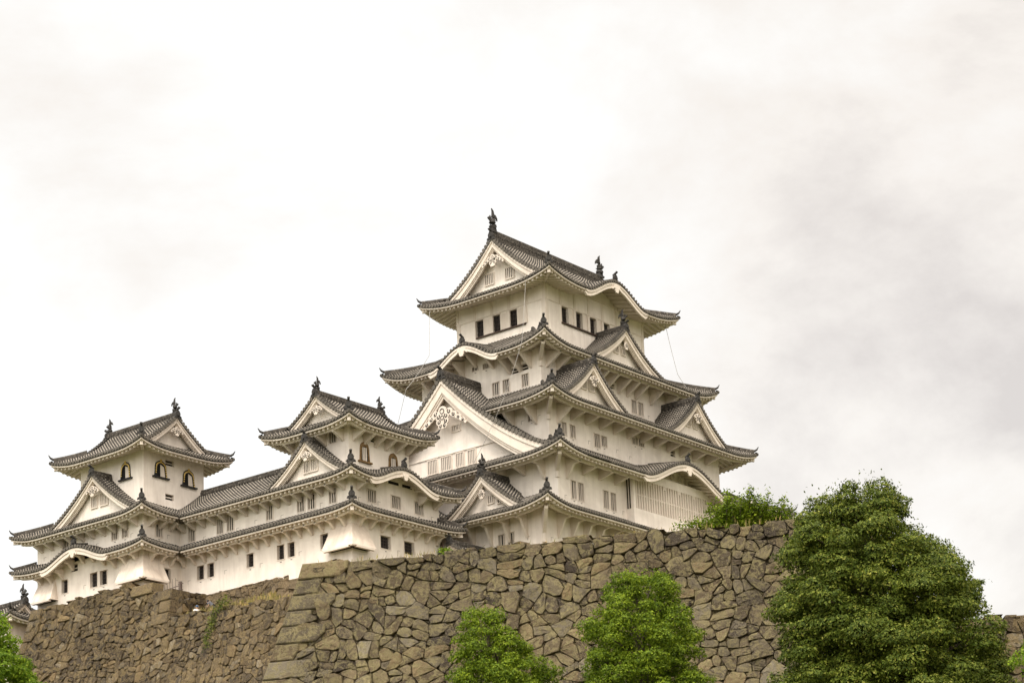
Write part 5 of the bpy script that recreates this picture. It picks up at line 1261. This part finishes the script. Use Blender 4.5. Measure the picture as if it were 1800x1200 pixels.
# feathery bush on top of the front wall
bb = wp(21.4, 2.2, 27.75)
rng = np.random.default_rng(5); root = bpy.data.objects.new('wall_top_bush', None); COL.objects.link(root); root.location = bb
tag(root, 'feathery light green bush growing on top of the front stone wall, hiding the keep corner', 'bush')
tmb = MB(); Cs, Ns = [], []
R3 = np.array([.78, .625, 0])
for k in range(190):
    th = rng.uniform(-1, 1); ln = (2.5+.2*abs(th))*rng.uniform(.55, 1.05)
    up = max(.04, math.cos(th*1.45)); ang = th*1.42
    d = R3*math.sin(ang)*1.05+np.array([0, 0, 1.0])*math.cos(ang)*.85+np.array([.62, -.78, 0])*rng.uniform(-.35, .35)
    P_ = [np.array([0, 0, -.1])+R3*rng.uniform(-1.2, 1.2)]
    for j in range(1, 9):
        P_.append(P_[-1]+d*ln/8+np.array([0, 0, -.018*j*abs(math.sin(ang))])+rng.normal(0, .03, 3))
    tmb.tube([tuple(p) for p in P_], [.035*(1-.1*j) for j in range(9)], 4)
    m_ = 120; f = rng.uniform(.25, 1.02, m_)*8; i_ = np.minimum(f.astype(int), 7); P_ = np.array(P_)
    q = P_[i_]+(P_[np.minimum(i_+1, 8)]-P_[i_])*(f-i_)[:, None]+rng.normal(0, .13, (m_, 3)); Cs.append(q); Ns.append(rng.normal(0, .5, (m_, 3))+np.array([0, 0, 1]))
link_mesh('stems', tmb, M_BARK, root); leaf_mesh('foliage', np.concatenate(Cs), np.concatenate(Ns), .15, rng, M_LEAF_A, root, .2, .5)
# pine bough tree behind the largest tree
pr = bpy.data.objects.new('pine_tree', None); COL.objects.link(pr); pb = on(-36.2, 71.05); pr.location = pb; tag(pr, 'pine tree mostly hidden behind the largest tree, one needle tuft showing at its right side', 'tree')
ph = 19.0-pb[2]; pm_ = MB(); pm_.tube([(-1.2, -.9, -.3), (-1.1, -.9, ph*.5), (-.8, -.6, ph*.9)], [.25, .18, .06], 7)
Cs, Ns = [], []
for k, (a, z, r) in enumerate(((.45, ph-.05, .42), (.1, ph-.1, .42), (-.5, ph-.4, .5), (-.9, ph-.9, .6), (-.6, ph-1.2, .6), (.7, ph+.02, .28))):
    c = R3*a+np.array([0, 0, z]); pm_.tube([(-.9, -.7, z-.5), tuple(c-np.array([0, 0, .15])-R3*.3), tuple(c)], [.06, .04, .02], 5)
    d = rng.normal(0, 1, (420, 3)); d[:, 2] = np.abs(d[:, 2])*.5; Cs.append(c+d*r*.42); Ns.append(rng.normal(0, 1, (420, 3)))
link_mesh('trunk', pm_, M_BARK, pr); leaf_mesh('crown', np.concatenate(Cs), np.concatenate(Ns), .17, rng, M_LEAF_C, pr, -.2, .14)
# small plant on the front wall, ivy on the left wall, weeds
def sprig(name, label, cat, loc, nst, ln, mat, seed, lf=.12):
    rng = np.random.default_rng(seed); r_ = bpy.data.objects.new(name, None); COL.objects.link(r_); r_.location = loc; tag(r_, label, cat); mb = MB(); Cs, Ns = [], []
    for k in range(nst):
        d = rng.normal(0, .55, 3); d[2] = abs(d[2])+.55; d *= ln*rng.uniform(.6, 1)/np.linalg.norm(d); mb.tube([(0, 0, -.1), tuple(d*.5), tuple(d)], [.02, .015, .006], 4)
        m_ = 34; f = rng.uniform(.3, 1.05, m_); Cs.append(d*f[:, None]+rng.normal(0, .06, (m_, 3))); Ns.append(rng.normal(0, .5, (m_, 3))+np.array([0, 0, 1]))
    link_mesh('stems', mb, M_BARK, r_); leaf_mesh('foliage', np.concatenate(Cs), np.concatenate(Ns), lf, rng, mat, r_, .2, .5)
sprig('wild_plant', 'small green plant growing on the front wall top below the turret', 'plant', wp(6.9, .5, 27.55), 16, .55, M_LEAF_D, 3)
iv = bpy.data.objects.new('climbing_plant', None); COL.objects.link(iv); iv.location = (-120.7, 116.3, 39.2); tag(iv, 'dark green climbing plant trailing down the left stone wall', 'climbing plant')
rng = np.random.default_rng(8); Cs, Ns = [], []; im = MB(); p = np.array([.9, .05, .1])
trail = [(1.2, .25), (.6, .1), (.15, -.35), (-.2, -.9), (-.1, -1.5), (-.35, -2.1), (-.5, -2.6), (-.2, -3.1)]
im.tube([(a, -.16-.17*abs(min(0, z)), z) for a, z in trail], .03, 5)
for a, z in trail:
    m_ = 110; Cs.append(np.array([a, -.28-.19*abs(min(0, z)), z])+rng.normal(0, 1, (m_, 3))*np.array([.2, .1, .24])); Ns.append(rng.normal(0, .5, (m_, 3))+np.array([0, -1, .3]))
link_mesh('stems', im, M_BARK, iv); leaf_mesh('foliage', np.concatenate(Cs), np.concatenate(Ns), .12, rng, M_LEAF_C, iv, .3, .6)
rng = np.random.default_rng(18)
def weeds(name, pts, ln, seed):
    rng = np.random.default_rng(seed); C_ = np.array(pts)+rng.normal(0, .12, (len(pts), 3))*np.array([1, 1, .3]); N_ = rng.normal(0, 1, (len(pts), 3))*np.array([1, 1, .15])
    o = leaf_mesh(name, C_, N_, ln, rng, M_GRASS, None, -3.0, .10); tag(o, None, None, None, 'stuff'); return o
pts = [(-131+rng.uniform(0, 15), 117.3+rng.uniform(.0, 2.5), 39.5+rng.uniform(0, .25)) for _ in range(1500)]
tag(weeds('ledge_grass', pts, .42, 2), 'dry grass and weeds growing on the ledge behind the left stone wall', 'grass')
pts = [wp(rng.uniform(.5, 26), rng.uniform(.3, .9), 27.72+rng.uniform(0, .2)) for _ in range(420)]
tag(weeds('wall_top_grass', pts, .34, 3), 'sparse weeds sprouting along the top of the front stone wall', 'grass')

# ------------------------------------------------------------------ small neighbouring roofs
def small_roof_house(name, label, org, L_, W2, ze, zr, zb, axis='x', finial=.6, wall_h=None):
    b = Building(name, org, zb, label, 'roofed building')
    hw = W2
    T = Tier((-L_/2, L_/2, -hw, hw), ze, profT(hw, zr-ze, .35), .3, 2.5, ends={'L': (0, 0, 0, 0), 'B': (0, 0, 0, 0)})
    storey(b, (-L_/2+.8, L_/2-.8, -hw+1.1, hw-1.1), zb, ze+.2)
    build_tier(b, T, hw, 1.0, sides='LB', hipr=False)
    gable(b, 'R', 0, L_/2, -L_/2, zr, hw, zr-ze, .35, lambda x, y: ze-1 if abs(y) < hw+.1 else -1e9, inset=.6, bw=.35, pend=0, ridge_h=.45, finial=finial, slopes=False)
    return b
gh = Building('gatehouse', (-144.9, 117.95), 33.0, 'small grey-tiled gatehouse roof at the far left below the leftmost turret', 'gatehouse')
GT = Tier((-11.0, .35, -2.15, 2.0), 42.45, profT(2.1, 1.45, .35), .35, 2.2, gm={'L': .7, 'B': .7})
storey(gh, (-10, -.8, -1.3, 1.2), 33, 42.6, None, GT, M_WORN_SHADED, loop=False)  # darker plaster puts the gatehouse wall's shade into its colour
build_tier(gh, GT, {'R': 1.3, 'K': 1.3, 'L': 2.1, 'B': 2.1}, .85, orn='', ext={k: 1.2 for k in 'LRBK'})
gable(gh, 'R', -.05, -.2, -5.5, 43.85, 2.1, 1.45, .35, GT.at, inset=.5, bw=.25, pend=0, ridge_h=.42, finial=.62, slopes=False)
# low tiled gate wall between west turret and keep
lw = Building('tiled_wall', (-112.9, 137.6), 40.0, 'low dark tiled roof with a white gable end, squeezed between the middle turret and the keep', 'roofed wall')
LT_ = Tier((-1.15, 1.15, -3.2, 6), 44.95, profT(1.15, .7, .3), .0, 2, ends={'R': (0, 0, 0, 0), 'K': (0, 0, 0, 0)})
storey(lw, (-.4, .4, -2.8, 6), 40, 45.1, None, None, M_PLASTER, loop=False)
build_tier(lw, LT_, 1.15, .7, sides='RK', hipr=False)
gable(lw, 'L', 0.0, 3.2, -6, 45.65, 1.15, .7, .3, lambda x, y: 44.5 if abs(x) < 1.3 else -1e9, inset=.3, bw=.22, pend=0, ridge_h=.4, slopes=False)
# connecting gallery behind the low wall, closing the gap to the keep
cg = Building('castle_corridor', (-118.5, 138.0), 40.0, 'short shaded corridor joining the middle turret to the tall keep', 'castle corridor')
CT = Tier((-3.6, 1.6, -4.5, 4.5), 49.3, profT(2.6, 1.6, .3), 0, 2, ends={'R': (0, 0, 0, 0), 'K': (0, 0, 0, 0)})
storey(cg, (-2.5, 0.2, -4.0, 4.5), 38, 49.4, {'R': [(-1.5, -.8, 46.2, 47.2, 'bars')]}, None, M_WORN_SHADED, loop=False)
build_tier(cg, CT, 2.6, 1.3, sides='RK', hipr=False)
# ------------------------------------------------------------------ people, fence, cables
def person(name, label, loc, pose, shirt, trousers, cap, rotz):
    root = bpy.data.objects.new(name, None); COL.objects.link(root); root.location = loc; root.rotation_euler = (0, 0, rotz); tag(root, label, 'person')
    J, E_, Rr_ = pose
    me = bpy.data.meshes.new('body'); me.from_pydata(J, E_, []); o = bpy.data.objects.new('body', me); COL.objects.link(o); o.parent = root
    sk = o.modifiers.new('skin', 'SKIN'); 
    if not me.skin_vertices: me.attributes
    for k, r in enumerate(Rr_): me.skin_vertices[0].data[k].radius = (r, r)
    me.skin_vertices[0].data[0].use_root = True
    sb = o.modifiers.new('sub', 'SUBSURF'); sb.levels = 1; sb.render_levels = 1
    me.materials.append(shirt)
    return root, o
M_SHIRT = mat_plain('white_cotton', (0.62, 0.60, 0.62), (0.80, 0.78, 0.78), 5, 0.9)
M_CAP = mat_plain('blue_cap_cloth', (0.05, 0.09, 0.17), (0.10, 0.17, 0.28), 9, 0.8)
M_SKIN = mat_plain('skin', (0.50, 0.32, 0.22), (0.56, 0.36, 0.25), 5, 0.6)
M_GREY = mat_plain('dark_grey_cloth', (0.035, 0.037, 0.045), (0.11, 0.11, 0.12), 14, 0.9)
M_NAVY = mat_plain('navy_trousers', (0.02, 0.025, 0.04), (0.04, 0.045, 0.06), 5, 0.9)
M_HAIR = mat_plain('black_hair', (0.01, 0.01, 0.01), (0.02, 0.018, 0.016), 5, 0.5)
def build_person(label, loc, rotz, bend, shirt, head_mat, cap_name):
    """one continuous tapered figure; bend = forward lean of the trunk in radians"""
    root = bpy.data.objects.new('person', None); COL.objects.link(root); root.location = loc; root.rotation_euler = (0, 0, rotz); tag(root, label, 'person')
    sb_, cb_ = math.sin(bend), math.cos(bend)
    def tr(x, y, h): return (x, y-sb_*h, .92+cb_*h)      # along the trunk above the pelvis, leaning to -y
    J = [(0, 0, .92), tr(0, 0, .25), tr(0, 0, .47), tr(0, 0, .56), tr(0, -.01, .66), tr(0, -.01, .76)]
    R_ = [.15, .135, .15, .06, .095, .07]
    E_ = [(0, 1), (1, 2), (2, 3), (3, 4), (4, 5)]
    for sg in (-1, 1):
        i = len(J)
        J += [tr(sg*.19, 0, .46), (tr(sg*.25, 0, .2)[0], tr(0, -.05, .2)[1], tr(0, 0, .2)[2]), (sg*.22, tr(0, 0, .1)[1]-.22, tr(0, 0, .1)[2]-.05), (sg*.20, tr(0, 0, .1)[1]-.30, tr(0, 0, .1)[2]-.07)]
        R_ += [.065, .048, .036, .03]; E_ += [(2, i), (i, i+1), (i+1, i+2), (i+2, i+3)]
        for f in range(5):
            J.append((sg*(.17+.018*f), tr(0, 0, .1)[1]-.37-.012*(2-abs(f-2)), tr(0, 0, .1)[2]-.09)); R_.append(.009); E_.append((i+3, len(J)-1))
        i = len(J); J += [(sg*.10, 0, .84), (sg*.11, -.03, .48), (sg*.11, .02, .09), (sg*.11, -.15, .04)]; R_ += [.10, .065, .045, .04]; E_ += [(0, i), (i, i+1), (i+1, i+2), (i+2, i+3)]
    me = bpy.data.meshes.new('body'); me.from_pydata(J, E_, []); o = bpy.data.objects.new('body', me); COL.objects.link(o); o.parent = root; me.materials.append(M_SKIN)
    bpy.context.view_layer.objects.active = o
    o.modifiers.new('skin', 'SKIN'); bm_ = None
    import bmesh
    bm2 = bmesh.new(); bm2.from_mesh(me); lay = bm2.verts.layers.skin.verify(); bm2.verts.ensure_lookup_table()
    for k, r in enumerate(R_): bm2.verts[k][lay].radius = (r, r)
    bm2.verts[0][lay].use_root = True; bm2.to_mesh(me); bm2.free()
    o.modifiers.new('sub', 'SUBSURF').render_levels = 2
    cl = MB(); cl.tube([J[0], tr(0, 0, .1), tr(0, 0, .3), tr(0, 0, .47), tr(0, 0, .53)], [.19, .18, .19, .19, .08], 12)
    for sg in (-1, 1): cl.tube([tr(sg*.12, 0, .47), tr(sg*.21, 0, .44), (sg*.26, tr(0, -.05, .22)[1], tr(0, 0, .22)[2])], [.09, .085, .07], 8)
    link_mesh('shirt', cl, shirt, root, smooth=True)
    tr_ = MB(); tr_.tube([(0, 0, .78), (0, 0, .9), (0, 0, .98)], [.175, .185, .17], 12)
    for sg in (-1, 1): tr_.tube([(sg*.09, 0, .88), (sg*.11, -.03, .48), (sg*.11, .02, .12)], [.12, .085, .065], 8)
    link_mesh('trousers', tr_, M_NAVY, root, smooth=True)
    h_ = tr(0, 0, .70); hm = MB(); hm.sphere((h_[0], h_[1]+.015, h_[2]+.045), .118, 12, 8, .95)
    if cap_name == 'cap': hm.tube([(h_[0], h_[1]-.08, h_[2]+.05), (h_[0], h_[1]-.2, h_[2]+.03)], [.09, .06], 8, True)
    link_mesh(cap_name, hm, head_mat, root, smooth=True)
    fm_ = MB(); fy = h_[1]-.10
    for sg in (-1, 1): fm_.sphere((sg*.035, fy-.0, h_[2]-.005), .012, 6, 4)
    fm_.sphere((0, fy-.015, h_[2]-.035), .018, 6, 4); fm_.sphere((0, fy, h_[2]-.075), .016, 6, 4, .4)
    for sg in (-1, 1): fm_.sphere((sg*.10, h_[1], h_[2]-.02), .025, 6, 4)
    link_mesh('face', fm_, M_SKIN, root, smooth=True)
build_person('person in a blue cap and white top behind the edge of the left stone wall', (-125.45, 118.6, 38.72), 1.2, .2, M_SHIRT, M_CAP, 'cap')
build_person('person in dark grey clothes bending forward beside the person in the blue cap', (-123.5, 118.5, 39.15), -1.5, .9, M_GREY, M_HAIR, 'hair')
# iron spike fence fragment on the left wall
fr_ = bpy.data.objects.new('spike_fence', None); COL.objects.link(fr_); fr_.location = (-129.3, 118.0, 41.7); tag(fr_, 'rusty iron spike fence fragment on top of the left stone wall', 'fence')
fb = MB(); fb.tube([(-.4, 0, .32), (2.55, .1, .52)], .03, 5); link_mesh('rail', fb, M_IRON, fr_)
rnd = random.Random(4)
for k in range(9):
    x = -.3+k*.31; fb = MB(); fb.tube([(x, 0, -.3), (x+rnd.uniform(-.03, .03), -.02, .72+.05*k+rnd.uniform(-.1, .08))], [.028, .012], 5); link_mesh('spike', fb, M_IRON, fr_)
fb = MB(); fb.box(2.5, 2.72, 0, .2, -.4, .82); fb.box(2.4, 2.95, .05, .13, .6, .66); fb.box(2.35, 2.9, .05, .13, .1, .16); link_mesh('post', fb, M_IRON, fr_)
# lightning conductor cables
def cable(label, pts, r=.022):
    mb = MB(); P_ = []
    for k in range(len(pts)-1):
        a, b = Vector(pts[k]), Vector(pts[k+1])
        for j in range(10):
            f = j/10; p_ = a.lerp(b, f); p_.z -= .5*math.sin(math.pi*f)*(a-b).length*.06; P_.append(tuple(p_))
    P_.append(pts[-1]); mb.tube(P_, r, 5); tag(link_mesh('lightning_cable', mb, M_CABLE), label, 'cable')
def kp(x, y, z): return (CX+x, CY+y, z)
cable('thin grey cable hanging from the left eave of the top roof of the keep', [kp(-6.3, -9.4, 70.9), kp(-3.55, -12.9, 65.2), kp(-4.0, -15.6, 61.6), kp(-6.2, -16.6, 53.5)])
cable('thin grey cable hanging from the right eave tip of the keep top roof', [kp(6.6, 8.6, 70.9), kp(8.0, 8.1, 65.6), kp(8.9, 8.4, 63.9)])
cable('thin grey cable running down the left face of the keep past the great gable', [kp(4.7, -9.5, 70.7), kp(6.5, -12.7, 64.0), kp(5.9, -14.8, 58.6), kp(3.7, -16.5, 53.0)], .018)
